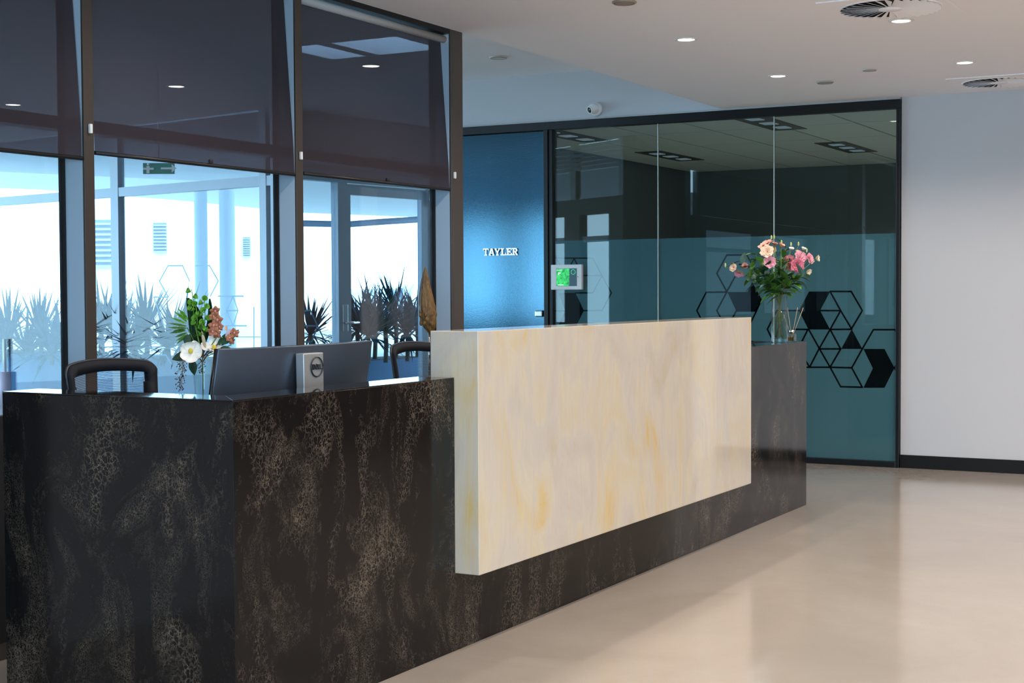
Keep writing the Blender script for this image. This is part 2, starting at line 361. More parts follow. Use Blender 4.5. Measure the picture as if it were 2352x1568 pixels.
hexfill([c7(p) for p in [(1190,1040),(1380,1040),(1475,1240),(1395,1400),(1190,1400),(1265,1240)]])
d1 = struct('door_1', 'textured dark blue metallic door left of the partition')
MB().box(GX+.005, GX+.045, 5.856, 6.813, .008, 2.708).build('door_leaf', M_door, d1, .002)
kn = at(1242, 720, 0, GX)
MB().box(GX-.045, GX-.02, kn.y-.036, kn.y+.036, kn.z-.028, kn.z+.028).build('door_knob', M_steel, d1, .010)
MB().tube([(GX-.022, kn.y-.012, kn.z), (GX+.006, kn.y-.012, kn.z)], .018, 16).build('knob_stem', M_blackp, d1)
# raised lettering on the door
def letters(text, font_size, origin, right, up, depth, mat, parent, name, extrude):
    cu = bpy.data.curves.new('t', 'FONT'); cu.body = text; cu.size = font_size; cu.extrude = extrude; cu.resolution_u = 3
    return cu
SL = {  # slab letters as polygons in a 1 x 1 box
 'T': [[(0,.72),(.08,.72),(.12,.86),(.40,.86),(.40,.13),(.27,.13),(.27,0),(.73,0),(.73,.13),(.60,.13),(.60,.86),(.88,.86),(.92,.72),(1,.72),(1,1),(0,1)]],
 'A': [[(0,0),(.36,0),(.36,.12),(.27,.12),(.31,.26),(.69,.26),(.73,.12),(.64,.12),(.64,0),(1,0),(1,.12),(.93,.12),(.66,1),(.34,1),(.07,.12),(0,.12)],],
 'Y': [[(.28,0),(.72,0),(.72,.12),(.60,.12),(.60,.40),(.92,.88),(1,.88),(1,1),(.66,1),(.66,.88),(.73,.88),(.52,.55),(.29,.88),(.36,.88),(.36,1),(0,1),(0,.88),(.08,.88),(.40,.40),(.40,.12),(.28,.12)]],
 'L': [[(0,0),(1,0),(1,.34),(.88,.34),(.84,.13),(.46,.13),(.46,.87),(.62,.87),(.62,1),(.06,1),(.06,.87),(.22,.87),(.22,.13),(0,.13)]],
 'E': [[(0,0),(1,0),(1,.30),(.88,.30),(.84,.13),(.42,.13),(.42,.44),(.62,.44),(.62,.34),(.74,.34),(.74,.67),(.62,.67),(.62,.57),(.42,.57),(.42,.87),(.82,.87),(.86,.72),(.97,.72),(.97,1),(0,1),(0,.87),(.18,.87),(.18,.13),(0,.13)]],
 'R': [[(0,0),(.5,0),(.5,.13),(.38,.13),(.38,.40),(.52,.40),(.66,.08),(.76,0),(1,0),(1,.13),(.90,.13),(.74,.45),(.90,.56),(.92,.78),(.84,.93),(.66,1),(0,1),(0,.87),(.16,.87),(.16,.13),(0,.13)]],
}
a0, a1 = at(1111, 571, 0, GX), at(1191, 585.5, 0, GX)
sg = thing('door_sign', (GX, (a0.y+a1.y)/2, a1.z), 'raised white slab-serif name letters on the blue door', 'sign')
lw = (a0.y-a1.y)/6
for i, ch in enumerate('TAYLER'):
    y0 = a0.y - i*lw
    holes = {'A': [(.37,.38),(.63,.38),(.5,.78)], 'R': [(.38,.53),(.62,.53),(.68,.62),(.68,.78),(.6,.87),(.38,.87)]}.get(ch)
    pts = SL[ch][0]; me_pts = [Vector((0, y0-p[0]*lw*.96, a1.z+p[1]*(a0.z-a1.z))) for p in pts]
    mb = MB(); x0, x1 = GX-.012, GX+.005; n = len(me_pts)
    mb.add([Vector((x0, p.y, p.z)) for p in me_pts]+[Vector((x1, p.y, p.z)) for p in me_pts], [list(range(n)), list(range(n,2*n))[::-1]]+[(k,(k+1)%n,n+(k+1)%n,n+k) for k in range(n)])
    o = mb.build('letter', pbr('polished letter', (.93,.93,.93), .25, metal=.8), sg)
    if holes:
        hp = [Vector((x0-.0006, y0-p[0]*lw*.96, a1.z+p[1]*(a0.z-a1.z))) for p in holes]; n = len(hp)
        MB().add(hp+[p+Vector((.0004,0,0)) for p in hp], [list(range(n)), list(range(n,2*n))[::-1]]+[(k,(k+1)%n,n+(k+1)%n,n+k) for k in range(n)]).build('letter_counter', M_door, sg)

# wall tablet with green screen
t0, t1 = at(1265.5, 608, 0, GX-.03), at(1337, 665, 0, GX-.03)
tb = thing('wall_tablet', (GX, (t0.y+t1.y)/2, (t0.z+t1.z)/2), 'white framed tablet with green screen on the partition beside the blue door', 'tablet')
MB().box(GX-.036, GX-.001, t1.y, t0.y, t1.z, t0.z).build('tablet_frame', M_white, tb, .006)
def tp(u, v, x=GX-.0362): return at(1040+u/4.9, 460+v/4.9, 0, x)
def tabquad(name, u0, v0, u1, v1, mat, par, x0=GX-.0370, x1=GX-.0355):
    a, b = tp(u0, v0), tp(u1, v1); return MB().box(x0, x1, b.y, a.y, b.z, a.z).build(name, mat, par)
def green():
    m = pbr('green screen picture', (0,0,0), .2, emit=(.0, .8, .1), es=.8); v = mapping(m); n = noise(m, v, 40, 4, .6)
    c = ramp(m, n.outputs[0], [(.38, (0,.22,.02)), (.5, (.0,.62,.08)), (.66, (.05,.85,.16))]); L(m, c.outputs[0], m.node_tree.nodes['Principled BSDF'].inputs['Emission Color']); return m
scn = tabquad('screen', 1163, 767, 1397, 964, pbr('dark screen', (.01,.015,.02), .1, emit=(.03,.08,.12), es=.6), tb)
tabquad('screen_picture', 1166, 770, 1312, 961, green(), scn, GX-.0376, GX-.0368)
WE = pbr('white screen print', (.5,.5,.5), .3, emit=(.85,1,.9), es=.8)
for q in [(1184,812,1214,824),(1184,832,1198,838),(1172,778,1178,786),(1186,780,1192,788),(1200,783,1232,787),(1184,948,1248,954)]: tabquad('screen_text', *q, WE, scn, GX-.0379, GX-.0374)
rc = tp(1355, 806); rg = MB()
pts = [(GX-.0378, rc.y+.0195*math.cos(a), rc.z+.0195*math.sin(a)) for a in [2*math.pi*k/24 for k in range(25)]]
rg.tube(pts, .0016, 6).build('screen_ring', pbr('green ring', (0,.3,.1), .3, emit=(.05,.9,.35), es=.8), scn)
bt = tp(1408, 860); MB().tube([(GX-.0372, bt.y, bt.z), (GX-.035, bt.y, bt.z)], .0035, 12).build('home_button', M_blackp, tb)

# ------------------------------------------------------------------ window wall with mullions
w2 = struct('window_2', 'bronze framed glazed wall behind the reception desk')
MX = [(2.985, 3.038), (4.361, 4.415), (5.731, 5.783), (7.148, 7.277)]
PY = 4.372
for i, (a, b) in enumerate(MX):
    if i < 3:
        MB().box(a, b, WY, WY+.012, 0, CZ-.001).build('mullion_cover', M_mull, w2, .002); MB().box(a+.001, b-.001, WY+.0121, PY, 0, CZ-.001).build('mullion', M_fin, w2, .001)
    else:
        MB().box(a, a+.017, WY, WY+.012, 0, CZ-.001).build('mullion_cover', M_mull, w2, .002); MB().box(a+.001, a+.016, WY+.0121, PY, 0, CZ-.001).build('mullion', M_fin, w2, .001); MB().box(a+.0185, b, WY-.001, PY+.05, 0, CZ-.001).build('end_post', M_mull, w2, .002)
    MB().box(a-.006, b+.004, PY, PY+.03, 0, CZ-.002).build('gasket', M_gask, w2)
for (a, b), (c, d) in zip(MX[:-1], MX[1:]):
    MB().box(b+.0005, c-.0005, WY+.022, PY, 1.981, 2.031).build('transom', M_mull, w2); MB().box(b+.0005, c-.0005, WY+.002, PY, 2.768, CZ-.001).build('head', M_frame, w2)
    MB().box(b+.0005, c-.0005, WY+.01, PY, 0, .06).build('sill', M_mull, w2)
    MB().box(b+.004, c-.006, PY+.010, PY+.018, .06, 2.768).build('pane', G_win, w2)
MB().box(3.039, 4.360, WY+.02, WY+.06, .061, .90).build('spandrel', M_gask, w2)
BL = ['grey screen roller blind at the far left, cut by the picture edge', 'grey screen roller blind in the middle bay of the window wall', 'grey screen roller blind next to the end post of the window wall']
zb = [1.868, 1.895, 1.905]
for k in range(3):
    b, c = MX[k][1]+.010, MX[k+1][0]-.006; zz = zb[k]
    rb = thing('roller_blind', ((b+c)/2, WY+.03, 2.74), BL[k], 'blind', 'roller blinds of the window wall')
    prof = [(WY+.062, 2.745), (WY+.046, 2.5), (WY+.028, 2.25), (WY+.013, 2.04), (WY+.010, 1.97), (WY+.008, zz+.012)]
    fm = MB()
    for (y0, z0), (y1, z1) in zip(prof[:-1], prof[1:]): fm.add([(b,y0,z0),(c,y0,z0),(c,y1,z1),(b,y1,z1)], [(0,1,2,3)], True)
    fm.build('fabric', M_blind, rb)
    MB().tube([(b-.002, WY+.042, 2.742), (c+.002, WY+.042, 2.742)], .0215, 16).build('roller_tube', pbr('grey tube', (.42,.43,.45), .45), rb)
    MB().box(c+.0022, c+.0055, WY+.018, WY+.066, 2.72, 2.767).build('bracket', pbr('pale bracket', (.6,.6,.62), .4), rb)
    MB().tube([(b, WY+.008, zz+.008), (c, WY+.008, zz+.008)], [.0085, .0085], 10).build('bottom_rail', pbr('black rail', (.012,.011,.013), .45), rb)
    MB().box(c+.008+.018, c+.008+.032, WY-.014, WY-.001, 1.975, 2.012).build('chain_clip', M_white, rb, .003)
    if k: MB().box((b+c)/2-.012+.04, (b+c)/2+.012+.04, WY-.006, WY+.004, zz+.017, zz+.032).build('rail_clip', M_blackp, rb, .003)
    
# ------------------------------------------------------------------ terrace glazing and outdoors
def on_line(p, a, s_): return (p[0]+a[0]*s_, p[1]+a[1]*s_)
def bar(name, p, a, s0, s1, z0, z1, th, mat, parent):
    q = on_line(p, a, s0); n = Vector((a[1], -a[0], 0))*th
    return MB().obox(Vector((q[0], q[1], z0))-n/2, Vector((a[0], a[1], 0))*(s1-s0), n, (0, 0, z1-z0)).build(name, mat, parent)
w3 = struct('window_3', 'grey framed glazing along the left side of the terrace')
for s0, s1 in ((.0, .10), (.17, .27), (2.66, 2.80), (5.3, 5.44), (7.9, 8.04)): bar('mullion', PC, AA, s0, s1, 0, LZ, .09, M_out, w3)
bar('transom', PC, AA, 0, 9.5, 2.42, 2.52, .08, M_out, w3); bar('sill', PC, AA, 0, 9.5, 0, .12, .08, M_out, w3)
for s0, s1 in ((.27, 2.66), (2.80, 5.3), (5.44, 7.9)): bar('pane', PC, AA, s0, s1, .12, 2.42, .01, G_win, w3); bar('pane', PC, AA, s0, s1, 2.52, LZ, .01, G_win, w3)
w4 = struct('window_4', 'grey framed glazing beside the terrace door')
s_ = lambda p: (Vector((p.x, p.y, 0))-Vector((PC[0], PC[1], 0))).dot(Vector((BB[0], BB[1], 0)))
SB = {u: s_(atl(u, 450, PC, BB)) for u in (697, 768, 789, 800, 963, 985, 1003)}
zh = 2.49
bar('mullion', PC, BB, SB[768], SB[789], 0, zh, .10, M_out, w4); bar('mullion', PC, BB, SB[985], SB[1003]+.06, 0, zh, .10, M_out, w4)
bar('head', PC, BB, .05, SB[1003]+.06, zh, zh+.12, .10, M_out, w4); bar('upper_panel', PC, BB, .05, 5.4, zh+.12, LZ, .06, pbr('grey upper panel', (.10,.11,.12), .6), w4); bar('pane', PC, BB, .06, SB[768], 0, zh, .01, G_win, w4)
bar('side_panel', PC, BB, SB[1003]+.06, 5.4, 0, zh+.12, .1, M_wall, w4)
d2 = struct('door_2', 'grey framed glass terrace door')
bar('door_stile', PC, BB, SB[789]+.008, SB[800], .02, zh-.01, .06, M_out, d2); bar('door_stile', PC, BB, SB[963], SB[985]-.008, .02, zh-.01, .06, M_out, d2)
bar('door_rail', PC, BB, SB[800], SB[963], zh-.12, zh-.01, .06, M_out, d2); bar('door_rail', PC, BB, SB[800], SB[963], .02, .2, .06, M_out, d2); bar('pane', PC, BB, SB[800], SB[963], .2, zh-.12, .01, G_win, d2)
# reflection of the partition's hexagon pattern, drawn as lines on the terrace glass
M_refl = pbr('reflected hexagon line', (.10,.28,.42), .5)
def gline(pts, p, a, par, w):
    mb = MB(); P_ = [atl(u, v, p, a) for u, v in pts]; n = Vector((a[1], -a[0], 0))
    for q0, q1 in zip(P_[:-1], P_[1:]):
        d = (q1-q0).normalized(); t = d.cross(n).normalized()*w; mb.obox(q0-t/2+n*.006-d*w*.3, (q1-q0)+d*w*.6, t, n*.002)
    mb.build('reflection_line', M_refl, par, fix=False)
for pl in [[(385,610),(365,645),(385,682)],[(385,610),(418,610),(434,645)],[(480,610),(500,645),(482,680)],[(448,610),(480,610)],[(375,748),(352,682),(385,682)],[(500,680),(558,680)],[(534,680),(519,713),(534,748),(545,713),(534,680)],[(519,713),(545,713)],[(520,748),(565,748)],[(582,705),(582,800)],[(352,815),(380,815),(392,835)]]: gline(pl, PC, AA, w3, .014)
for pl in [[(698,714),(712,712),(728,748),(746,785),(742,795)],[(698,748),(728,748),(715,785),(698,785)]]: gline(pl, PC, BB, w4, .016)
hp = atl(786, 741, PC, BB); nB = Vector((BB[1], -BB[0], 0))*.06; bB = Vector((BB[0], BB[1], 0))
MB().obox(hp+nB*.55-bB*.04-Vector((0,0,.09)), bB*.075, nB*.35, (0,0,.28)).build('lock_plate', M_steel, d2, .004)
MB().tube([hp+nB*.9-bB*.03, hp+nB*1.5-bB*.03, hp+nB*1.5+bB*.16], .013, 10).build('door_handle', M_chrome, d2)
hh = atl(979, 457, PC, BB); MB().tube([hh+nB*.9-Vector((0,0,.09)), hh+nB*.9+Vector((0,0,.09))], .016, 10).build('hinge', M_chrome, d2)
# glazing on the camera's side of the lobby (seen mirrored in the partition)
def facade(name, label, p, a, ln, posts, louv):
    w = struct(name, label)
    bar('beam', p, a, 0, ln, 2.30, 2.50, .12, M_dark, w)
    for s0, wd in posts: bar('post', p, a, s0, s0+wd, 0, 2.30, .12, M_dark, w); bar('upper_mullion', p, a, s0+wd/2-.06, s0+wd/2+.06, 2.5, LZ, .08, M_out, w)
    bar('transom', p, a, 0, ln, 1.96, 2.03, .06, M_out, w)
    bar('upper_panel', p, a, 0, ln, 2.5, 2.85, .03, G_tint, w); bar('low_panel', p, a, 0, ln, 0, .95, .05, pbr('dark low panel', (.05,.07,.09), .5), w)
    if louv:
        for k in range(6): bar('louver', p, a, 0, ln, 2.86+k*.055, 2.90+k*.055, .10, M_out, w)
facade('window_5', 'dark beamed glazing with louvres on the lobby side', (6.3, 7.25), (-.51, .86), 7.5, [(0, .5), (1.15, .35), (2.7, .3), (4.9, .3), (6.9, .3)], True)
facade('window_6', 'dark beamed glazing along the lobby', (1.2, 8.6), (-1, 0), 7.2, [(0, .5), (2.9, .35), (5.9, .35)], False)
st(MB().prism([(1.2, 8.6), (6.36, 7.235), (6.36, 7.4), (1.2, 8.75)], 0, LZ).build('wall_lobby', M_dark), 'dark wall between the lobby glazings')
st(MB().box(-6, 1.2, 8.63, 8.64, .95, 2.3).build('window_9', G_tint), 'tinted panes of the lobby glazing')
fb = struct('trim_3', 'dark blinds drawn over the upper lobby glazing')
MB().box(-6, 1.2, 8.45, 8.5, 2.5, LZ).build('blind_band', pbr('dark blind band', (.02,.018,.02), .8), fb)
# canopy, rail, buildings, pillars
M_soff = pbr('terrace soffit', (.50,.52,.56), .7)
can = [(12.25, 9.25), (17.5, 8.45), (33, 12), (33, 19.5), (28.5, 21), (23, 20.2), (19.5, 20.2), (17.3, 21.2), (14.7, 22)]
st(MB().prism(can, 3.2, 3.36).build('ceiling_terrace', M_soff), 'pale soffit of the terrace canopy')
st(MB().tube([atd(605, 520, 26), atd(700, 513, 26), atd(800, 515, 26), atd(880, 509, 26), atd(1010, 501, 26)], .055, 8).build('trim_canopy', pbr('blue grey steel', (.16,.22,.30), .5)), 'curved steel rail of the canopy')
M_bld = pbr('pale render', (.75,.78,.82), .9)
def building(d, u0, u1, vtop, depth, label, wins, mat):
    a, b = atd(u0, 664, d), atd(u1, 664, d); a.z = b.z = 0; top = atd((u0+u1)/2, vtop, d).z; ax = (b-a); n = Vector((-ax.y, ax.x, 0)).normalized()
    o = thing('building', a, label, 'building')
    MB().obox(a, ax, n*depth, (0,0,top)).build('wall', mat, o)
    for (x0, x1, y0, y1) in wins:
        p = atd(x0, y1, d); q = atd(x1, y0, d); wv = (q-p); wv.z = 0; h = q.z-p.z
        g = MB().obox(p-n*.12, wv, n*.10, (0,0,h)).build('window', pbr('grille dark', (.10,.14,.2), .7), o)
        sl = MB()
        for k in range(9): sl.obox(p-n*.2+Vector((0,0,h*k/9)), wv, n*.08, (0,0,h*.045))
        tag(sl.build('grille_slats', M_out, g), kind='stuff')
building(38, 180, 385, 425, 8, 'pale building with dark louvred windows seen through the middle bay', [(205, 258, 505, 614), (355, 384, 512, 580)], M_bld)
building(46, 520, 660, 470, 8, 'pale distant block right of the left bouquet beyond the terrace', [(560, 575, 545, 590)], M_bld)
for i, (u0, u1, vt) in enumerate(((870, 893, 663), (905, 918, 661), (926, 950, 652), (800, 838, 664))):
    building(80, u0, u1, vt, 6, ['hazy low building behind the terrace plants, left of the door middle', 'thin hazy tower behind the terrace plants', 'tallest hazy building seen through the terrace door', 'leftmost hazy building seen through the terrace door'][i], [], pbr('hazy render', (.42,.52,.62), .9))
for i, (u0, u1) in enumerate(((448, 478), (505, 541))):
    a, b = atd(u0, 664, 23), atd(u1, 664, 23); r = (b-a).length/2; c = (a+b)/2
    tag(MB().lathe([(r, -.02), (r, 2.92)], (c.x, c.y, 0), 20).build('pillar', pbr('blue grey pillar', (.35,.46,.58), .6)), ['left terrace pillar above the bouquet', 'right terrace pillar above the bouquet'][i], 'pillar')
# planters with spiky plants
M_plant = pbr('spiky leaf', (.008, .045, .075), .6, spec=.2); M_planter = pbr('blue grey planter', (.06,.14,.26), .7); M_trunk = pbr('trunk', (.12,.10,.08), .8)
def planter(u0, u1, d0, d1, h, label):
    a, b = atd(u0, 664, d0), atd(u1, 664, d1); a.z = b.z = -.02; ax = b-a; n = Vector((-ax.y, ax.x, 0)).normalized()
    if n.dot(Fv) < 0: n = -n
    o = thing('planter', a, label, 'planter')
    MB().obox(a, ax, n*.6, (0,0,h)).build('planter_box', M_planter, o, .02); MB().obox(a+ax*.01+n*.03+Vector((0,0,h-.02)), ax*.98, n*.54, (0,0,.025)).build('soil', M_trunk, o)
planter(-60, 165, 19.6, 18.6, .62, 'long grey planter behind the left glazing'); planter(205, 480, 18.0, 16.6, .62, 'long grey planter behind the middle bay'); planter(690, 985, 18.2, 20.0, .50, 'long grey planter behind the terrace door')
PL = [(22, 770, 19.6), (92, 775, 19.2), (140, 792, 18.9), (62, 812, 19.3), (232, 765, 18.2), (285, 792, 17.8), (335, 758, 17.6), (385, 800, 17.2), (860, 745, 19.4), (908, 722, 19.7), (958, 752, 20.0), (820, 760, 19.2), (712, 770, 18.6), (8, 805, 19.0), (118, 812, 18.6), (262, 770, 17.2), (310, 805, 16.9), (415, 790, 16.6), (885, 762, 18.9), (935, 765, 19.2), (845, 772, 18.6)]
PN = ['spiky plant at the far left edge of the terrace planter', 'spiky plant second from the left in the planter', 'spiky plant beside the first mullion', 'low spiky plant between the two leftmost plants', 'spiky plant just right of the first mullion', 'low spiky plant left of the middle bay plants', 'tallest spiky plant left of the bouquet', 'spiky plant right behind the left bouquet', 'spiky plant in the left half of the door glass', 'tallest spiky plant in the door glass', 'spiky plant at the right edge of the door glass', 'low spiky plant next to the door handle', 'spiky plant left of the door frame', 'low spiky plant by the left picture edge', 'low spiky plant just left of the first mullion', 'bushy spiky plant right of the thin facade mullion', 'low bushy plant in the middle bay', 'bushy spiky plant behind the palm frond', 'low bushy plant in the middle of the door glass', 'low bushy plant right of the door middle', 'low bushy plant beside the door stile']
for (u, v, d), lb in zip(PL, PN):
    c = atd(u, v, d); o = thing('spiky_plant', (c.x, c.y, .55), lb, 'plant', 'plants in the terrace planters')
    MB().tube([(c.x, c.y, .46), (c.x+.02, c.y, (c.z+.5)/2), c], .03, 7).build('trunk', M_trunk, o)
    lf = MB()
    for k in range(84):
        az = random.uniform(0, 2*math.pi); el = random.uniform(-.35, 1.35); ln = random.uniform(.40, .78)
        dr = Vector((math.cos(az)*math.cos(el), math.sin(az)*math.cos(el), math.sin(el))); sd = dr.cross(Vector((0,0,1))); sd = sd.normalized() if sd.length > .05 else Vector((1,0,0)); w = .020
        p0, p1, p2 = c, c+dr*ln*.55, c+dr*ln - Vector((0,0,.10*ln*(1.2-el)))
        w = random.uniform(.014,.024); lf.add([p0-sd*w*.6, p0+sd*w*.6, p1+sd*w, p1-sd*w, p2], [(0,1,2,3), (3,2,4)])
    tag(lf.build('leaves', M_plant, o, fix=False), kind='stuff')
# slim outdoor pole by the left edge
bp = atd(8, 664, 18.2); bo = thing('pole_light', (bp.x, bp.y, -.02), 'slim white pole on a short pink bollard at the far left edge', 'pole')
MB().tube([(bp.x, bp.y, -.02), (bp.x, bp.y, .40)], .075, 16).build('bollard', pbr('pink grey bollard', (.55,.42,.50), .4), bo); MB().tube([(bp.x, bp.y, .40), (bp.x, bp.y, .80)], .022, 10).build('pole', pbr('white pole', (.9,.9,.9), .3), bo)
# exit sign in the lobby
e = at(365, 387, 1, 8.6)
ex = thing('exit_sign', e, 'small green exit sign hanging in the lobby beyond the middle blind', 'sign')
er = Vector((Rv.x, Rv.y, 0)).normalized(); en = Vector((-er.y, er.x, 0))
MB().obox(e-er*.13-Vector((0,0,.045))-en*.012, er*.26, en*.024, (0,0,.09)).build('sign_panel', pbr('exit green', (.12,.30,.25), .4), ex)
mm = MB()
mm.obox(e-er*.10-Vector((0,0,.04))-en*.014, er*.025, -en*.002, (0,0,.06)); mm.ball(e-er*.085+Vector((0,0,.035))-en*.014, .012, 8, 6); mm.obox(e-er*.13+Vector((0,0,-.01))-en*.014, er*.09, -en*.002, (0,0,.016))
mm.obox(e+er*.02-Vector((0,0,.008))-en*.014, er*.09, -en*.002, (0,0,.016)); mm.add([e+er*.11+Vector((0,0,.035))-en*.015, e+er*.11-Vector((0,0,.035))-en*.015, e+er*.15-en*.015], [(0,1,2)])
tag(mm.build('running_figure', M_white, ex, fix=False), kind='stuff')
MB().tube([e+Vector((0,0,.06)), Vector((e.x, e.y, LZ))], .006, 6).build('hanger', M_steel, ex)

# ------------------------------------------------------------------ reception desk
DY, DX0, DX1, HT = 2.869, 3.526, 9.131, 1.029
LG = .16
SX0, SX1, SY0, SY1, SZ0, SZ1 = 4.819, 7.816, 2.766, 2.974, .2925, 1.203
rd = thing('reception_desk', ((DX0+DX1)/2, 3.3, 0), 'long black veined stone reception desk with cream onyx front slab', 'reception desk')
EY = 3.83
def dbox(name, *b, m=M_stone, bev=.002): return MB().box(*b).build(name, m, rd, bev)
TK = .02
LT = .004
def ledge(name, pts): MB().prism(pts, HT-LT, HT).build(name, M_stone, rd, .0008)
ledge('end_ledge', [(DX0, DY), (DX0+LG, DY+LG), (DX0+LG, EY), (DX0, EY)])
ledge('front_ledge', [(DX0, DY), (SX0-.0015, DY), (SX0-.0015, DY+LG), (DX0+LG, DY+LG)])
ledge('front_ledge', [(SX1+.0015, DY), (DX1, DY), (DX1-LG, DY+LG), (SX1+.0015, DY+LG)])
ledge('end_ledge', [(DX1, DY), (DX1, EY), (DX1-LG, EY), (DX1-LG, DY+LG)])
def cladding(name, poly, miter=()):                  # polygon in x-z on the front plane, mitred at the corners
    f = [Vector((x, DY, z)) for x, z in poly]; bk = [Vector((x+(TK if x == DX0 else -TK if x == DX1 else 0), DY+TK, z)) for x, z in poly]; n = len(poly)
    MB().add(f+bk, [list(range(n)), list(range(n, 2*n))[::-1]]+[(i, (i+1)%n, n+(i+1)%n, n+i) for i in range(n)]).build(name, M_clad, rd, .0012)
ZT_ = HT-LT-.0003
cladding('front_panel', [(DX0, 0), (5.0, 0), (5.0, SZ0-.001), (SX0-.0015, SZ0-.001), (SX0-.0015, ZT_), (DX0, ZT_)])
cladding('front_panel', [(5.001, 0), (7.3, 0), (7.3, SZ0-.001), (5.001, SZ0-.001)])
cladding('front_panel', [(7.301, 0), (DX1, 0), (DX1, ZT_), (SX1+.0015, ZT_), (SX1+.0015, SZ0-.001), (7.301, SZ0-.001)])
MB().prism([(DX0, DY), (DX0+TK, DY+TK), (DX0+TK, EY), (DX0, EY)], 0, ZT_).build('end_panel', M_clad, rd, .0012)
MB().prism([(DX1, DY), (DX1, EY), (DX1-TK, EY), (DX1-TK, DY+TK)], 0, ZT_).build('end_panel', M_clad, rd, .0012)
M_carc = pbr('dark carcass', (.03,.03,.032), .5)
M_carc = M_carc
dbox('carcass', DX0+TK+.001, DX0+LG, DY+LG+.001, EY, 0, ZT_, m=M_carc); dbox('carcass', DX1-LG, DX1-TK-.001, DY+LG+.001, EY, 0, ZT_, m=M_carc)
dbox('carcass', DX0+TK+.001, SX0-.003, DY+TK+.001, DY+LG, 0, ZT_, m=M_carc); dbox('carcass', SX1+.003, DX1-TK-.001, DY+TK+.001, DY+LG, 0, ZT_, m=M_carc)
dbox('carcass', SX0-.0025, SX1+.0025, DY+TK+.001, DY+LG, 0, SZ0-.001, m=M_carc); dbox('carcass', SX0+.01, SX1-.01, SY1+.001, DY+LG, SZ0, HT, m=M_carc)
MB().box(SX0, SX1, SY0, SY1, SZ0, SZ1).build('onyx_slab', M_onyx, rd, .003)
M_work = pbr('grey laminate', (.25,.25,.26), .5)
dbox('work_surface', DX0+LG+.001, DX1-LG-.001, DY+LG+.001, 3.62, .695, .725, m=M_work)
WZ = .725
# ------------------------------------------------------------------ curved monitor
mc = Vector((4.375, 3.17, 0)); TW, TH, ZB, ZT = .935, .375, .788, 1.163
mo = thing('curved_monitor', (mc.x, 3.2, WZ), 'wide curved grey monitor seen from behind on the reception desk', 'monitor')
TL = math.tan(R(9.6)); RA = 1.45
def mon(xx, zz, off): # xx -0.5..0.5 , zz world z , off toward the sitter
    an = xx*TW/RA; y = mc.y + RA*(1-math.cos(an)) + (ZT-zz)*TL + off*math.cos(an)
    return Vector((mc.x + (RA-off)*math.sin(an), y, zz))
NX = 24
M_mon = pbr('silver monitor shell', (.075,.095,.13), .36, metal=.6)
sh = MB()
def ring(i, off, dz):
    xx = i/NX-.5; return [mon(xx, ZB+dz, off), mon(xx, ZT-dz, off)]
vs = []; 
for i in range(NX+1):
    xx = (i/NX-.5); thick = .012+.016*(1-(2*abs(xx))**2)
    vs += [mon(xx, ZB, .0), mon(xx, ZT, 0), mon(xx, ZT, thick), mon(xx, ZB, thick)]
fs = []
for i in range(NX):
    a = i*4; b = a+4
    fs += [(a, b, b+1, a+1), (a+1, b+1, b+2, a+2), (a+2, b+2, b+3, a+3), (a+3, b+3, b, a)]
fs += [(0,1,2,3), (NX*4+3, NX*4+2, NX*4+1, NX*4)]
sh.add(vs, fs, True); o = sh.build('shell', M_mon, mo); md = o.modifiers.new('bevel', 'BEVEL'); md.width = .004; md.segments = 2; md.limit_method = 'ANGLE'; md.angle_limit = R(50)
bz = MB(); vs = []
for i in range(NX+1):
    xx = (i/NX-.5); th = .012+.016*(1-(2*abs(xx))**2)
    vs += [mon(xx, ZB, th+.001), mon(xx, ZT, th+.001), mon(xx, ZT, th+.013), mon(xx, ZB, th+.013)]
bz.add(vs, fs, True).build('display', pbr('black display', (.01,.01,.012), .2), mo)
q0, q1 = at(703, 812, 1, 3.13), at(748, 812, 1, 3.13)
def mfac(z): return (ZT-z)*TL
sc_ = MB(); zt_, zl_ = q0.z, WZ+.012
sc_.add([(q0.x, mc.y-.034, zl_), (q1.x, mc.y-.034, zl_), (q1.x, mc.y-.002, zl_), (q0.x, mc.y-.002, zl_), (q0.x, mc.y-.030, zt_), (q1.x, mc.y-.030, zt_), (q1.x, mc.y+.006, zt_), (q0.x, mc.y+.006, zt_)],
        [(3,2,1,0),(4,5,6,7),(0,1,5,4),(1,2,6,5),(2,3,7,6),(3,0,4,7)]).build('stand_column', pbr('silver stand', (.48,.49,.51), .35, metal=.7), mo, .003)
MB().box(q0.x-.10, q1.x+.10, mc.y-.055, mc.y+.16, WZ+.0005, WZ+.012).build('stand_base', MATS['silver stand'], mo, .004)
lc_ = at(727.5, 842, 1, mc.y-.032); M_logo = pbr('dark logo', (.02,.025,.035), .4)
rr = MB(); rr.tube([(lc_.x+.0345*math.cos(a), mc.y-.0335+.002*0, lc_.z+.0345*math.sin(a)) for a in [2*math.pi*k/36 for k in range(37)]], .0022, 6).build('logo_ring', M_logo, mo)
lg = MB(); 
def stroke(pts, w=.0028):
    for a, b in zip(pts[:-1], pts[1:]):
        a3, b3 = Vector((lc_.x+a[0], mc.y-.036, lc_.z+a[1])), Vector((lc_.x+b[0], mc.y-.036, lc_.z+b[1])); d = (b3-a3).normalized(); n = Vector((-d.z, 0, d.x))*w
        lg.obox(a3-n/2-d*w*.3, (b3-a3)+d*w*.6, n, (0,.004,0))
stroke([(-.026,-.008),(-.026,.008),(-.019,.008),(-.0145,.003),(-.0145,-.003),(-.019,-.008),(-.026,-.008)])
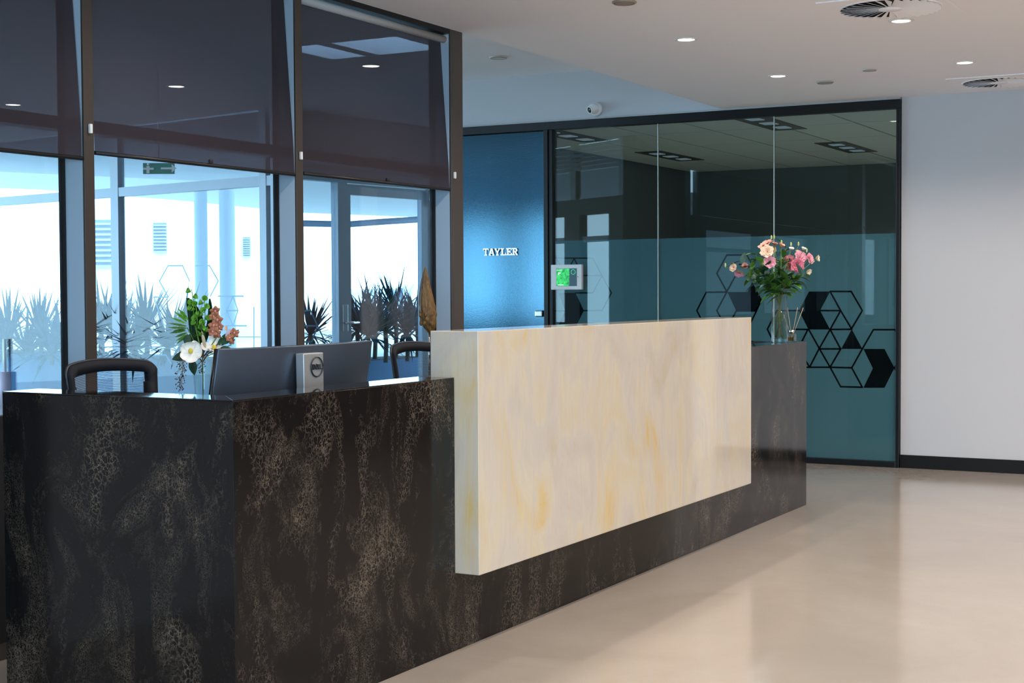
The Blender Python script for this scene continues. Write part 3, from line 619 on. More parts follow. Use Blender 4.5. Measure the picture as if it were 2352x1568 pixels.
stroke([(.0015,-.0075),(-.0045,-.0085),(-.0095,-.001),(-.0035,.009),(.004,.002),(-.009,-.002)]); stroke([(.006,.008),(.006,-.008),(.0135,-.008)]); stroke([(.0165,.008),(.0165,-.008),(.0245,-.008)])
lg.build('logo_letters', M_logo, mo, fix=False)
# ------------------------------------------------------------------ office chairs
M_mesh = pbr('dark chair mesh', (.008,.010,.016), .7); M_cfr = pbr('dark chair frame', (.006,.008,.014), .7, spec=.25)
def chair(loc, rz, label):
    L0 = Vector(loc); ch = thing('office_chair', loc, label, 'chair', 'mesh office chairs behind the desk')
    # local: sitter faces -Y, back at +Y; built at loc
    bw, z0, z1 = .45, .56, 1.108
    def P(x, z, off=0):                                 # back surface, concave to the sitter
        t = (z-z0)/(z1-z0); y = .19 - .055*(1-(2*x/bw)**2)*-1*.9 + .07*t + off
        return L0+Vector((x, y, z - .018*(2*x/bw)**2*t))
    def edge(s):                                        # rounded rectangle outline, narrower below
        pts = []; 
        return pts
    out = []
    rc = .035
    def wid(z): return bw/2 - .045*(1-(z-z0)/(z1-z0))
    for k in range(13): out.append((-wid(z0+ (z1-rc-z0)*k/12), z0+(z1-rc-z0)*k/12))
    for k in range(1, 6): a = math.pi - k*math.pi/12; out.append((-(bw/2-rc)+rc*math.cos(a), z1-rc+rc*math.sin(a)))
    for k in range(0, 13): out.append((-(bw/2-rc)+(bw-2*rc)*k/12, z1))
    for k in range(1, 6): a = math.pi/2 - k*math.pi/12; out.append(((bw/2-rc)+rc*math.cos(a), z1-rc+rc*math.sin(a)))
    for k in range(13): z = z1-rc-(z1-rc-z0)*k/12; out.append((wid(z), z))
    frm = MB(); fw = .036
    cx, cz = 0, (z0+z1)/2
    vs = []
    for (x, z) in out:
        xi = x - math.copysign(min(fw, abs(x)), x) if abs(x) > wid(z)-.02 else x; zi = z - fw*1.15 if z > z1-rc-.02 else z
        if z > z1-rc-.02 and abs(x) > bw/2-rc: xi = math.copysign(bw/2-fw, x)
        vs += [P(x, z, -.012), P(x, z, .012), P(xi, zi, .012), P(xi, zi, -.012)]
    n = len(out); fs = []
    for i in range(n-1):
        a, b = i*4, i*4+4; fs += [(a,b,b+1,a+1),(a+1,b+1,b+2,a+2),(a+2,b+2,b+3,a+3),(a+3,b+3,b,a)]
    fs += [(0,1,2,3), ((n-1)*4+3,(n-1)*4+2,(n-1)*4+1,(n-1)*4)]
    frm.add(vs, fs, True).build('back_frame', M_cfr, ch, fix=True)
    rim = MB(); rim.tube([P(x*1.012, z+.002*(z>z1-.05), .004) for x, z in out], .0055, 6).build('back_rim', pbr('dark rim', (.05,.055,.07), .4, metal=.6), ch)
    ms = MB(); nz = 84
    for k in range(nz):
        z = z0+.02+(z1-.04-z0-.02)*k/(nz-1); wv = wid(z)-.03
        pts = [P(-wv+2*wv*i/10, z) for i in range(11)]
        ms.tube(pts, .0010, 4, cap=False)
    tag(ms.build('back_mesh', M_mesh, ch, fix=False), kind='stuff')
    bar_ = MB(); bar_.tube([P(-.2, z0, .0), P(-.1, z0-.012), P(0, z0-.015), P(.1, z0-.012), P(.2, z0, 0)], .014, 8).build('lower_back_bar', M_cfr, ch)
    sp = MB(); sp.tube([P(0, z0+.2, .05), P(0, z0, .055), L0+Vector((0, .2, .44)), L0+Vector((0, .06, .40))], .02, 8).build('back_spine', M_cfr, ch)
    def seat(u, v): x = (u-.5)*.48; y = -.26+v*.46; return L0+Vector((x*(1-.1*abs(v-.5)), y, .485-.02*(v<.12)-.03*(1-v)**6+.012*abs(2*u-1)**2))
    se = MB(); se.grid(seat, 12, 12); o = se.build('seat', pbr('seat fabric', (.02,.02,.024), .85), ch); md = o.modifiers.new('solid', 'SOLIDIFY'); md.thickness = .06; md.offset = 0
    for sx in (-1, 1):
        ar = MB(); ar.tube([L0+Vector((sx*.22, .02, .44)), L0+Vector((sx*.28, .02, .46)), L0+Vector((sx*.285, .02, .66))], .016, 8).build('arm_post', M_cfr, ch)
        MB().box(L0.x+sx*.285-.035, L0.x+sx*.285+.035, L0.y-.12, L0.y+.12, .662, .690).build('arm_pad', M_blackp, ch, .01)
    MB().lathe([(.0, .44), (.05, .44), (.05, .40), (.028, .38), (.028, .12), (.05, .11), (.05, .07), (0, .07)], (L0.x, L0.y, 0), 16).build('gas_column', M_blackp, ch)
    for k in range(5):
        a = 2*math.pi*k/5+.3; dv = Vector((math.cos(a), math.sin(a), 0))
        lgm = MB().tube([L0+dv*.04+Vector((0,0,.095)), L0+dv*.29+Vector((0,0,.075))], [.022, .014], 8).build('base_leg', M_cfr, ch)
        p = L0+dv*.29; sd = Vector((-dv.y, dv.x, 0))
        MB().tube([p-sd*.02+Vector((0,0,.029)), p+sd*.02+Vector((0,0,.029))], .029, 14).build('caster', M_blackp, lgm)
    ch.rotation_euler = (0, 0, rz); return ch
c1 = at(262, 825, 1, 3.86); c2 = at(962, 786, 1, 3.80)
chair((c1.x, c1.y-.25, 0), R(0), 'dark mesh-back office chair left of the monitor and the left bouquet'); chair((c2.x, c2.y-.25, 0), R(0), 'dark mesh-back office chair half hidden by the cream onyx slab')
# ------------------------------------------------------------------ carved wooden ornament on a rod and plinth
sp_ = at(985, 700, 1, 4.08)
def wood():
    m = pbr('carved brown wood', (.25,.14,.06), .45); b = m.node_tree.nodes['Principled BSDF']; v = mapping(m, (1,1,.25)); n = noise(m, v, 60, 5, .6, 1.5)
    L(m, ramp(m, n.outputs[0], [(.3, (.05,.027,.008)), (.55, (.16,.085,.024)), (.75, (.28,.165,.055))]).outputs[0], b.inputs['Base Color']); bump(m, n.outputs[0], .5, .006); return m
M_wood = wood()
so = thing('carved_ornament', (sp_.x, sp_.y, .90), 'tall pointed carved brown wood ornament beside the window end post', 'sculpture')
zt, zb_ = at(980, 612, 1, 4.08).z, at(986, 772, 1, 4.08).z; HH = zt-zb_
prf = [(0, .005), (.05, .013), (.10, .025), (.17, .037), (.24, .0425), (.32, .044), (.40, .043), (.47, .040), (.55, .0365), (.66, .030), (.78, .022), (.88, .014), (.96, .006), (1, .0015)]
def wr(t):
    for (a, ra), (b, rb) in zip(prf[:-1], prf[1:]):
        if t <= b: k = (t-a)/(b-a); return ra+(rb-ra)*k
    return .001
vdir = Vector((Rv.x, Rv.y, 0)).normalized(); ddir = Vector((-vdir.y, vdir.x, 0))
def ornament(u, v):
    t = v; an = 2*math.pi*u; r = wr(t)
    r *= 1+.07*math.cos(6*an)*(t > .3)+.0*t
    if t < .5: r += .0045*math.sin(an*5+18*t)*math.sin(34*t)*(t > .08)*(1-t*2)**.5
    lean = Vector((0,0,0))+vdir*(-.018*math.sin(t*1.9)+.012*(1-t)**3)
    return Vector((sp_.x, sp_.y, zb_+HH*t))+lean+vdir*math.cos(an)*r+ddir*math.sin(an)*r*.8
MB().grid(ornament, 36, 56).build('carving', M_wood, so)
fo = MB()
for t, rr_ in ((.19, .038), (.31, .044)):                # carved scroll bosses
    for k in range(7):
        a = 2*math.pi*k/7+t*9; p = Vector((sp_.x, sp_.y, zb_+HH*t))+vdir*(math.cos(a)*rr_*.86-.01)+ddir*math.sin(a)*rr_*.7; fo.ball(p, .0095, 10, 8, (1,1,1.5))
fo.build('carved_scrolls', M_wood, so)
MB().tube([(sp_.x+.0, sp_.y, .9), (sp_.x, sp_.y, zb_+.02)], .005, 10).build('rod', M_chrome, so); MB().lathe([(0,.9),(.06,.9),(.06,.912),(.006,.918),(0,.918)], (sp_.x, sp_.y, 0), 20).build('rod_base', M_blackp, so)
pn = thing('plinth', (sp_.x, sp_.y, 0), 'slim black plinth under the carved ornament, hidden behind the onyx slab', 'plinth')
MB().box(sp_.x-.1, sp_.x+.1, sp_.y-.1, sp_.y+.1, 0, .88).build('plinth_body', M_blackp, pn, .003); MB().box(sp_.x-.11, sp_.x+.11, sp_.y-.11, sp_.y+.11, .8805, .8995).build('plinth_top', M_blackp, pn, .003)

# ------------------------------------------------------------------ ceiling fittings
M_lens = pbr('lit downlight lens', (1,1,1), .3, emit=(1,.9,.76), es=14)
DLN = ['lit downlight nearest the dark partition corner, right of the far row', 'lit downlight above the right bouquet', 'lit downlight between the two ceiling vents at the right', 'lit downlight left of the big ceiling vent']
for (x, y), lb in zip(((9.838, 2.056), (9.81, 3.284), (8.141, 2.037), (8.118, 3.267)), ['lit downlight at the right, before the far vent', 'lit downlight above the right bouquet, left of the grey disc', 'lit downlight beside the near ceiling vent', 'lit downlight above the onyx slab, left of the near vent']):
    o = thing('downlight', (x, y, CZ), lb, 'downlight', 'recessed downlights in the reception ceiling')
    MB().lathe([(.048,-.002),(.052,-.006),(.066,-.004),(.068,-.0003),(.048,-.0003)], (x, y, CZ), 32).build('trim_ring', M_white, o); MB().lathe([(0,-.0025),(.047,-.0025),(.047,-.0008),(0,-.0008)], (x, y, CZ), 28).build('lens', M_lens, o)
for p, lb in ((at(405,198,2,LZ), 'lobby downlight seen through the middle blind'), (at(852,151,2,LZ), 'lobby downlight seen through the right blind'), (at(30,240,2,LZ), 'lobby downlight seen through the left blind')):
    o = thing('downlight', p, lb, 'downlight')
    MB().lathe([(.07,-.002),(.074,-.006),(.09,-.004),(.092,-.0003),(.07,-.0003)], p, 24).build('trim_ring', M_white, o); MB().lathe([(0,-.0025),(.069,-.0025),(.069,-.0008),(0,-.0008)], p, 20).build('lens', M_lens, o)
def disc(u, v, z, r, lb, m, cat='ceiling disc', nm='ceiling_disc'):
    p = at(u, v, 2, z); o = thing(nm, (p.x, p.y, z), lb, cat)
    MB().lathe([(0,-.008),(r*.78,-.010),(r,-.006),(r,-.0003),(0,-.0003)], p, 28).build('cover', m, o); MB().lathe([(r*.80,-.0112),(r*.86,-.0112),(r*.86,-.0088),(r*.80,-.0088),(r*.80,-.0112)], p, 28).build('rim_groove', pbr('disc groove', (.2,.19,.18), .5), o)
M_disc = pbr('grey disc', (.42,.40,.37), .5)
disc(1434, 4, CZ, .062, 'tan round sprinkler cover at the top edge of the picture', pbr('tan disc', (.38,.30,.24), .5)); disc(1895, 188, CZ, .060, 'grey round ceiling cover right of the far downlight', M_disc)
disc(1997, 159, CZ, .050, 'pale round ceiling cover furthest right between the downlights', pbr('pale disc', (.62,.61,.58), .5)); disc(1145, 131, LZ, .075, 'pale blue-grey round cover on the raised lobby ceiling', pbr('white disc', (.7,.7,.7), .5))
def vent(cx, cy, hs, lb, rad):
    o = thing('ceiling_vent', (cx, cy, CZ), lb, 'air vent', 'square swirl air vents in the ceiling')
    MB().box(cx-hs, cx+hs, cy-hs, cy+hs, CZ-.008, CZ-.0003).build('plate', M_ceil, o, .002)
    MB().lathe([(0,-.0095),(rad,-.0095),(rad,-.0083),(0,-.0083)], (cx, cy, CZ), 40).build('dark_throat', pbr('vent throat', (.015,.015,.015), .9), o)
    n = 30; r0 = rad*.25; sm = None
    for k in range(n):
        if sm is None:
            b = MB(); w0, w1 = r0*math.pi/n*.9, rad*math.pi/n*.78
            b.add([(r0,-w0,-.0105),(rad,-w1,-.0105),(rad,w1*.9,-.024),(r0,w0*.9,-.0165),(r0,-w0,-.0098),(rad,-w1,-.0098),(rad,w1*.9,-.023),(r0,w0*.9,-.0155)], [(3,2,1,0),(4,5,6,7),(0,1,5,4),(1,2,6,5),(2,3,7,6),(3,0,4,7)])
            s0 = b.build('vane', M_ceil); s0.parent = o; sm = s0; s0.rotation_euler = (0,0,0)
        else:
            s1 = sm.copy(); COL.objects.link(s1); s1.parent = o; s1.rotation_euler = (0,0,2*math.pi*k/n)
    MB().lathe([(0,-.018),(r0*.95,-.018),(r0,-.0096),(0,-.0096)], (cx, cy, CZ), 28).build('hub', M_ceil, o)
    MB().lathe([(rad-.002,-.0083),(rad-.002,-.014),(rad+.008,-.012),(rad+.010,-.0083)], (cx, cy, CZ), 40).build('collar', M_ceil, o)
vent(7.71, 1.985, .30, 'white square swirl vent nearest the camera at the top edge', .25); vent(10.83, 2.03, .30, 'white square swirl vent above the white wall at the right edge', .24)
# security camera
cc = at(1370, 251, 0, GX); sc = thing('security_camera', cc, 'small white dome security camera on the wall above the partition', 'camera')
MB().lathe([(0,-.0003),(.058,-.0003),(.058,.018),(.05,.03),(0,.03)], cc, 28, (-1,0,0)).build('mount_base', M_white, sc)
ld = Vector((-.75, .35, -.30)).normalized(); bc = cc+Vector((-.055,.0,-.0)); MB().ball(bc, .046, 24, 16).build('camera_ball', M_white, sc)
MB().lathe([(.030,.034),(.033,.050),(.026,.052),(.024,.045)], bc, 24, ld).build('lens_ring', M_white, sc); MB().lathe([(0,.0465),(.0245,.0455),(.0245,.043),(0,.043)], bc, 20, ld).build('lens', pbr('lens black', (.005,.005,.006), .08), sc)
# office troffers behind the glass
TP = [(1765, 282, 'office troffer light behind the glass, right of the pane joint'), (1945, 338, 'office troffer light furthest right behind the glass'), (1540, 358, 'office troffer light behind the middle glass pane'), (1305, 311, 'office troffer light behind the glass near the door')]
for u, v, lb in TP:
    p = at(u, v, 2, OZ); o = thing('troffer_light', p, lb, 'ceiling light', 'troffers in the office behind the glass')
    MB().box(p.x-.6, p.x+.6, p.y-.15, p.y+.15, OZ-.006, OZ-.0005).build('troffer_frame', pbr('troffer dark', (.06,.065,.06), .5), o)
    for k in range(3): MB().box(p.x-.46+k*.36, p.x-.30+k*.36, p.y-.07, p.y+.05, OZ-.012, OZ-.0065).build('louver_glint', pbr('louver glint', (.5,.55,.6), .3, metal=.5, emit=(.7,.9,1), es=.12), o)  # weak emission stands in for glints on the unlit troffer louvres

# ------------------------------------------------------------------ flowers
def petalmat(name, c, c2):
    m = pbr(name, c, .55, spec=.25); b = m.node_tree.nodes['Principled BSDF']; n = noise(m, mapping(m), 90, 3)
    L(m, mixc(m, ramp(m, n.outputs[0], [(.35, (0,0,0)), (.65, (1,1,1))]).outputs[0], c, c2), b.inputs['Base Color']); b.inputs['Subsurface Weight'].default_value = 0; return m
PM = {'salmon': petalmat('salmon petal', (.86,.42,.33), (.90,.55,.44)), 'peach': petalmat('peach petal', (.90,.60,.45), (.93,.72,.56)), 'pink': petalmat('pink petal', (.85,.32,.45), (.90,.45,.55)),
      'rose': petalmat('rose petal', (.62,.13,.21), (.74,.24,.32)), 'cream': petalmat('cream petal', (.88,.78,.56), (.92,.85,.68)), 'white': petalmat('white petal', (.90,.88,.84), (.86,.82,.78)), 'dusky': petalmat('dusky petal', (.50,.22,.20), (.62,.32,.27)),
      'copper': petalmat('copper orchid', (.26,.085,.05), (.42,.18,.10)), 'bud': petalmat('green bud', (.38,.48,.16), (.55,.60,.28))}
M_leaf = petalmat('green leaf', (.045,.13,.025), (.09,.20,.035)); M_leafd = petalmat('deep leaf', (.012,.05,.022), (.022,.075,.03)); M_leafl = petalmat('bright leaf', (.08,.26,.025), (.19,.44,.06)); M_leafb = petalmat('blue leaf', (.10,.20,.18), (.14,.26,.22))
M_magl = petalmat('magnolia leaf', (.02,.05,.03), (.035,.075,.04)); M_stem = pbr('green stem', (.10,.20,.05), .5); M_brown = pbr('brown stem', (.16,.08,.025), .6)
M_yel = pbr('yellow stamen', (.65,.50,.06), .6)
def frame_of(d):
    d = Vector(d).normalized(); a = d.cross(Vector((0,0,1))); a = a.normalized() if a.length > .1 else d.orthogonal().normalized(); return d, a, a.cross(d)
def bloom(mb, c, d, r, layers=4, per=5, openness=1.0, rng=random):
    d, a, b = frame_of(d)
    for l in range(layers):
        f = (l+1)/layers; R0 = r*(.25+.75*f); tilt = (.15+1.05*f)*openness
        for k in range(per+(l > 1)):
            an = 2*math.pi*k/(per+(l > 1))+l*.7+rng.uniform(-.15,.15); rad = a*math.cos(an)+b*math.sin(an); tan = -a*math.sin(an)+b*math.cos(an); w = R0*rng.uniform(.62,.8)
            ru = rng.uniform(0, 6)
            def pf(u, v):
                x = (u-.5)*2; ang = tilt*(.45+.55*v); out = R0*(math.sin(ang)*v); up = R0*math.cos(ang)*v*1.05
                ww = w*math.sin(min(1, v*1.15+.12)*math.pi*.62); cup = .22*R0*(x*x)*(1-v*.4)
                return c + rad*(out-cup*.6) + d*(up+cup*.35+.07*R0*math.sin(x*5+ru)*v*v) + tan*x*ww
            mb.grid(pf, 5, 4)
    return mb
def leaf(p, d, ln, w, bend=.25, up=Vector((0,0,1)), fold=.18, curl=0):
    d = Vector(d).normalized(); s = d.cross(up); s = s.normalized() if s.length > .05 else d.orthogonal().normalized(); n = s.cross(d)
    mb = MB()
    def lf(u, v):
        x = (u-.5)*2; ww = w/2*math.sin(math.pi*min(1, v*.97+.03)**.8)
        return Vector(p)+d*ln*v*(1-curl*v)+s*x*ww+n*(abs(x)*ww*fold*2-bend*ln*v*v)
    return mb.grid(lf, 4, 7)
def gvase(name, loc, prof, label):
    o = thing(name, loc, label, 'vase'); return o
# tall glass vase on the desk end
vb = at(1790, 783.5, 1, DY+.08); vx, vy = vb.x, DY+.08
vpix = 9.25
v0 = Vector((vx, vy, HT+.001)); VR, VH = .049, .285
va = thing('glass_vase', v0, 'clear straight glass vase of pink flowers on the far desk end', 'vase')
MB().lathe([(0,0),(VR,0),(VR,.004),(VR-.001,VH),(VR-.0035,VH),(VR-.004,.022),(0,.020)], v0, 40).build('glass_wall', G_clear, va)
MB().lathe([(0,.0225),(VR-.0045,.0225),(VR-.0045,.155),(0,.155)], v0, 32).build('water', glass('water', (.86,.90,.84), 1.15), va)
vc = v0 + Vector((0,0,VH))
def fp(u, v, dd=0):
    d = ray(u, v); f = ((v0-CP).dot(Fv)+dd); return CP + d*f
tofar = -Fv
def flower(u, v, r, kind, dirn, lb, dd=0, name='lisianthus_flower', openness=1.0, layers=4, sroot=(0,0)):
    p = fp(u, v, dd); o = thing(name, p, lb, 'flower', 'cut flowers in the tall glass vase')
    dr = (Rv*dirn[0]+Uv*dirn[1]-Fv*dirn[2])
    bloom(MB(), p-dr.normalized()*r*.5, dr, r, layers, 5, openness, random.Random(int(u*7+v))).build('petals', PM[kind], o, fix=False)
    a = random.uniform(0, 6.28); base = v0+Vector((math.cos(a)*.022, math.sin(a)*.022, .03)); neck = vc+Vector((math.cos(a)*.012, math.sin(a)*.012, .0)) + (p-vc)*.06
    MB().tube(([base, v0+Vector((math.cos(a)*-.012, math.sin(a)*-.012, .15))] if r > .04 else [])+[neck, neck+(p-neck)*.55+Vector((0,0,.012)), p-dr.normalized()*r*.5], .0017, 6).build('stem', M_stem, o)
    MB().ball(p-dr.normalized()*r*.52, r*.22, 8, 6).build('calyx', M_stem, o); return o
px = 8.6/FPX
FL = [(1757, 559, 17, 'salmon', (-.5,.8,.3), 'large salmon bloom at the top left of the tall bouquet'), (1761, 576, 15, 'peach', (-.3,.3,.9), 'peach bloom just below the top salmon bloom'), (1775, 573, 9, 'peach', (.2,.2,1), 'small pale peach bloom right of the peach one'),
      (1796, 563, 9, 'salmon', (.4,.8,.4), 'small salmon bloom at the top centre'), (1779, 560, 9, 'dusky', (.1,.9,.3), 'dusky bloom between the two top salmon blooms'), (1768, 601, 14, 'pink', (-.1,.1,1), 'bright pink bloom in the middle, seen from the front'),
      (1683, 614, 10, 'peach', (-.6,.1,.6), 'peach bloom on the far left spray'), (1697, 629, 11, 'pink', (-.2,-.7,.6), 'bright pink bloom hanging at the lower left'), (1711, 611, 9, 'dusky', (-.2,.3,.8), 'faded dusky bloom inside the left spray'),
      (1840, 588, 15, 'pink', (.3,.5,.8), 'rose pink bloom at the upper right'), (1832, 609, 16, 'rose', (.1,.0,1), 'deep rose bloom facing front at the right'), (1813, 594, 12, 'rose', (-.1,.5,.7), 'deep rose bloom tucked under the green leaf'), (1813, 612, 10, 'rose', (-.2,-.1,1), 'deep rose bloom left of the front rose one'), (1862, 593, 13, 'pink', (.7,.3,.7), 'pink bloom at the right, half turned away'),
      (1878, 593, 9, 'cream', (.9,.1,.5), 'cream bloom at the far right tip'), (1857, 624, 9, 'cream', (.6,-.4,.8), 'cream bloom at the lower right'), (1818, 571, 7, 'white', (.1,.9,.5), 'white bud bloom at the top right, leftmost of two'), (1846, 571, 7.5, 'white', (.3,.9,.4), 'white bud bloom at the top right, rightmost of two'), (1832, 578, 6, 'peach', (.1,.8,.5), 'small pale bloom above the rose pink one')]
for (u, v, r, k, dr, lb) in FL: flower(u, v, r*px*1.12, k, dr, lb, dd=random.uniform(-.05,.05), openness=.62 if r < 10 else .95, layers=3 if r < 10 else 4)
BD = [(1772, 545, 'green bud above the top blooms, left one'), (1778, 544, 'green bud above the top blooms, right one'), (1666, 609, 'pale bud at the far left tip'), (1817, 561, 'slim bud over the left white bloom'), (1834, 560, 'slim bud left of the right white bloom'), (1853, 575, 'slim bud right of the right white bloom'), (1795, 556, 'thin reddish bud at the top centre')]
for u, v, lb in BD:
    p = fp(u, v); o = thing('flower_bud', p, lb, 'bud', 'buds in the tall glass vase')
    MB().ball(p, 2.9*px, 8, 8, (.8,.8,1.9)).build('bud', PM['bud'], o); q = p+(vc-p)*.55; MB().tube([p-Vector((0,0,5*px)), q+Vector((0,0,.03)), vc+Vector((0,0,.01))], .0013, 5).build('stem', M_stem, o)
LS = [(1700, 600, 'greenery spray reaching left'), (1722, 640, 'greenery spray low at the left'), (1745, 622, 'dark greenery inside the bouquet at the left'), (1735, 585, 'greenery spray with pale tips at the upper left'), (1790, 600, 'greenery upright in the bouquet centre'), (1805, 570, 'bright greenery at the top centre'), (1770, 650, 'greenery just over the vase rim'), (1830, 645, 'greenery spray low at the right'), (1845, 632, 'greenery spray reaching right'), (1810, 630, 'greenery right of the centre'), (1760, 640, 'greenery left of the vase rim')]
rg_ = random.Random(5)
LFM = [M_leaf, M_leaf, M_leafd, M_leaf, M_leafl, M_leafb]
for (u, v, lb) in LS:
    p = fp(u, v, rg_.uniform(-.05, .06)); o = thing('leafy_stem', p, lb, 'foliage', 'greenery in the tall glass vase')
    a = rg_.uniform(0, 6.28); st0 = v0+Vector((math.cos(a)*.025, math.sin(a)*.025, .03)); nk = vc+Vector((math.cos(a)*.02, math.sin(a)*.02, -.01))
    MB().tube([st0, v0+Vector((-math.cos(a)*.02, -math.sin(a)*.02, .16)), nk, nk+(p-nk)*.5+Vector((0,0,.01)), p], .0034 if 'centre' in lb else .0018, 6).build('stem', M_brown if 'centre' in lb else M_stem, o)
    for k in range(14):
        t = .10+.90*k/13; b = nk+(p-nk)*t+Vector((0,0,.01*math.sin(t*3.1)))
        an = k*2.4+a; ax = (p-nk).normalized(); _, e1, e2 = frame_of(ax); out = e1*math.cos(an)+e2*math.sin(an)
        dr = (ax*.55+out+Vector((0,0,-.15 if 'low' in lb or 'rim' in lb else .1)))
        leaf(b, dr, rg_.uniform(.066,.098), rg_.uniform(.034,.050), rg_.uniform(.05,.35)).build('leaf', LFM[rg_.randrange(6)] if 'dark' not in lb else M_leafd, o)
# reed diffuser
db = at(1818.5, 783, 1, DY+.05); dc = Vector((db.x, DY+.05, HT+.001)); 
df = thing('reed_diffuser', dc, 'small square glass scent diffuser beside the tall vase', 'diffuser')
MB().box(dc.x-.026, dc.x+.026, dc.y-.022, dc.y+.022, dc.z, dc.z+.052).build('glass_bottle', G_clear, df, .004); MB().box(dc.x-.022, dc.x+.022, dc.y-.018, dc.y+.018, dc.z+.006, dc.z+.028).build('scent_oil', glass('amber oil', (.85,.55,.30), 1.3), df)
MB().lathe([(.0155,.0525),(.0155,.072),(.011,.072),(.011,.0525),(.0155,.0525)], dc, 20).build('collar', M_chrome, df)
for (u, v), lb in (((1808.5, 706), 'leftmost reed stick leaning against the vase'), ((1832, 706), 'middle reed stick of the scent diffuser'), ((1845, 706.5), 'rightmost reed stick of the scent diffuser'), ((1800, 722), 'reed stick seen behind the vase glass')):
    tpv = CP+ray(u, v)*((dc-CP).dot(Fv)); b = dc+Vector((0,0,.012)) - (tpv-dc)*Vector((1,1,0)).length*.0
    o = tag(MB().tube([dc+Vector(((dc.x-tpv.x)*.06,(dc.y-tpv.y)*.06,.010)), tpv], .0017, 6).build('reed_stick', pbr('reed', (.55,.42,.26), .7)), lb, 'reed', 'reed sticks of the diffuser')

# ------------------------------------------------------------------ left arrangement behind the monitor
lv = at(466, 880, 1, 3.42); l0 = Vector((lv.x, lv.y, WZ+.001)); lf_ = (l0-CP).dot(Fv)
def gp(u, v, dd=0): return CP+ray(u, v)*(lf_+dd)
lx = lf_/FPX
lh = gp(466, 818).z-l0.z
tv = thing('tapered_vase', l0, 'clear tapered glass vase of mixed flowers left of the monitor', 'vase')
MB().lathe([(0,0),(.030,0),(.026,.02),(.024,.10),(.027,.2),(.033,lh*.8),(.040,lh),(.037,lh),(.030,lh*.8),(.0235,.2),(.020,.10),(.020,.03),(0,.025)], l0, 14, smooth=False).build('glass_wall', G_clear, tv)
ln0 = l0+Vector((0,0,lh))
def stem_to(p, o, mat=M_stem, r=.002):
    q = ln0+(p-ln0)*.25+Vector((0,0,-.005)); MB().tube([l0+Vector((random.uniform(-.008,.008), random.uniform(-.008,.008), .04)), l0+Vector((0,0,lh*.6)), ln0+Vector((0,0,-.005)), q, p], r, 6).build('stem', mat, o)
G2 = 'stems in the tapered vase left of the monitor'
# palm frond
tip = gp(430, 752); fo_ = thing('palm_frond', gp(440, 780), 'small green palm frond fanning out to the left in the left bouquet', 'foliage', G2); stem_to(tip, fo_)
for (u, v) in [(386,742),(384,752),(387,765),(390,728),(397,713),(400,775),(403,783),(408,706),(416,712),(422,712),(405,790),(396,760),(412,720)]:
    e = gp(u, v, random.uniform(-.03,.03)); b = gp(428+random.uniform(-3,6), 748+(v-740)*.45)
    d = e-b; leaf(b, d, d.length, .0085, .02, up=-Fv, fold=.3).build('leaflet', M_leafl if v < 730 else M_leaf, fo_)
# tall pleated dark leaves
for (ub, vb_, ut, vt, w, lb) in ((447, 790, 432, 684, .038, 'tall dark pleated leaf at the left of the left bouquet'), (458, 800, 448, 700, .036, 'second dark pleated leaf behind the bell flowers'), (470, 790, 482, 686, .018, 'narrow dark leaf spike right of the bell flowers')):
    p, e = gp(ub, vb_, .02), gp(ut, vt, .02); o = thing('pleated_leaf', p, lb, 'foliage', G2); stem_to(p, o); mb = MB(); d = e-p; s = Vector((Rv.x,Rv.y,0)).normalized()
    def pl_(u, v):
        x = (u-.5)*2; ww = w/2*(math.sin(math.pi*(v*.86+.10))**.7+.12*(v<.05)); return p+d*v+s*x*ww-Fv*(.004*math.cos(u*10*math.pi)+.012*x*x)+s*.012*math.sin(v*3)
    mb.grid(pl_, 20, 12).build('blade', M_leafd, o, solid=.0006)
# bell flower stems
for (ub, vb_, ut, vt, n, lb) in ((444, 730, 440, 664, 5, 'tallest light green bell flower stem, topmost in the left bouquet'), (452, 760, 449, 696, 6, 'light green bell flower stem in the middle of the left bouquet'), (468, 765, 469, 684, 9, 'light green bell flower stem left of the copper orchids')):
    p, e = gp(ub, vb_), gp(ut, vt); o = thing('bell_flower_stem', p, lb, 'flower', G2); stem_to(p, o); MB().tube([p, (p+e)/2+Rv*.004, e], .0018, 6).build('spike', M_leafl, o)
    for k in range(n):
        t = (k+.5)/n; c = p+(e-p)*t; an = k*2.2; dr = Rv*math.cos(an)+(-Fv)*abs(math.sin(an))+Uv*.35
        MB().lathe([(.002,0),(.006,.005),(.0092,.011),(.0105,.014)], c+dr.normalized()*.004, 12, dr).build('bell', PM['bellgreen'] if 'bellgreen' in PM else M_leafl, o, solid=.0006)
rf = random.Random(3); o = thing('feathery_foliage', gp(465, 770), 'soft green filler foliage under the bell flowers', 'foliage', G2); stem_to(gp(465, 770), o)
for k in range(26):
    b = gp(463+rf.uniform(-10,10), 775+rf.uniform(-25,15), rf.uniform(-.02,.03)); dr = Rv*rf.uniform(-1,1)+Uv*rf.uniform(.1,1.2)-Fv*rf.uniform(-.5,.6); leaf(b, dr, rf.uniform(.02,.045), .012, .1).build('leaf', rf.choice([M_leaf, M_leafl, M_leafd]), o)
def orchid(o, c, r, face, rng):
    d, a, b = frame_of(face)
    for k in range(5):
        an = 2*math.pi*k/5+math.pi/2+rng.uniform(-.2,.2); rad = a*math.cos(an)+b*math.sin(an); tan = d.cross(rad); w = r*.42
        mb = MB()
        mb.grid(lambda u, v: c+rad*r*v+tan*(u-.5)*2*w*math.sin(math.pi*(v*.88+.08))+d*(r*.30*math.sin(v*2.4)-.16*r*(abs(u-.5)*2)**2), 4, 6).build('tepal', PM['copper'], o)
    MB().ball(c+d*r*.18, r*.22, 8, 6, (1,1,1.2)).build('lip', PM['dusky'], o)
ro = random.Random(9)
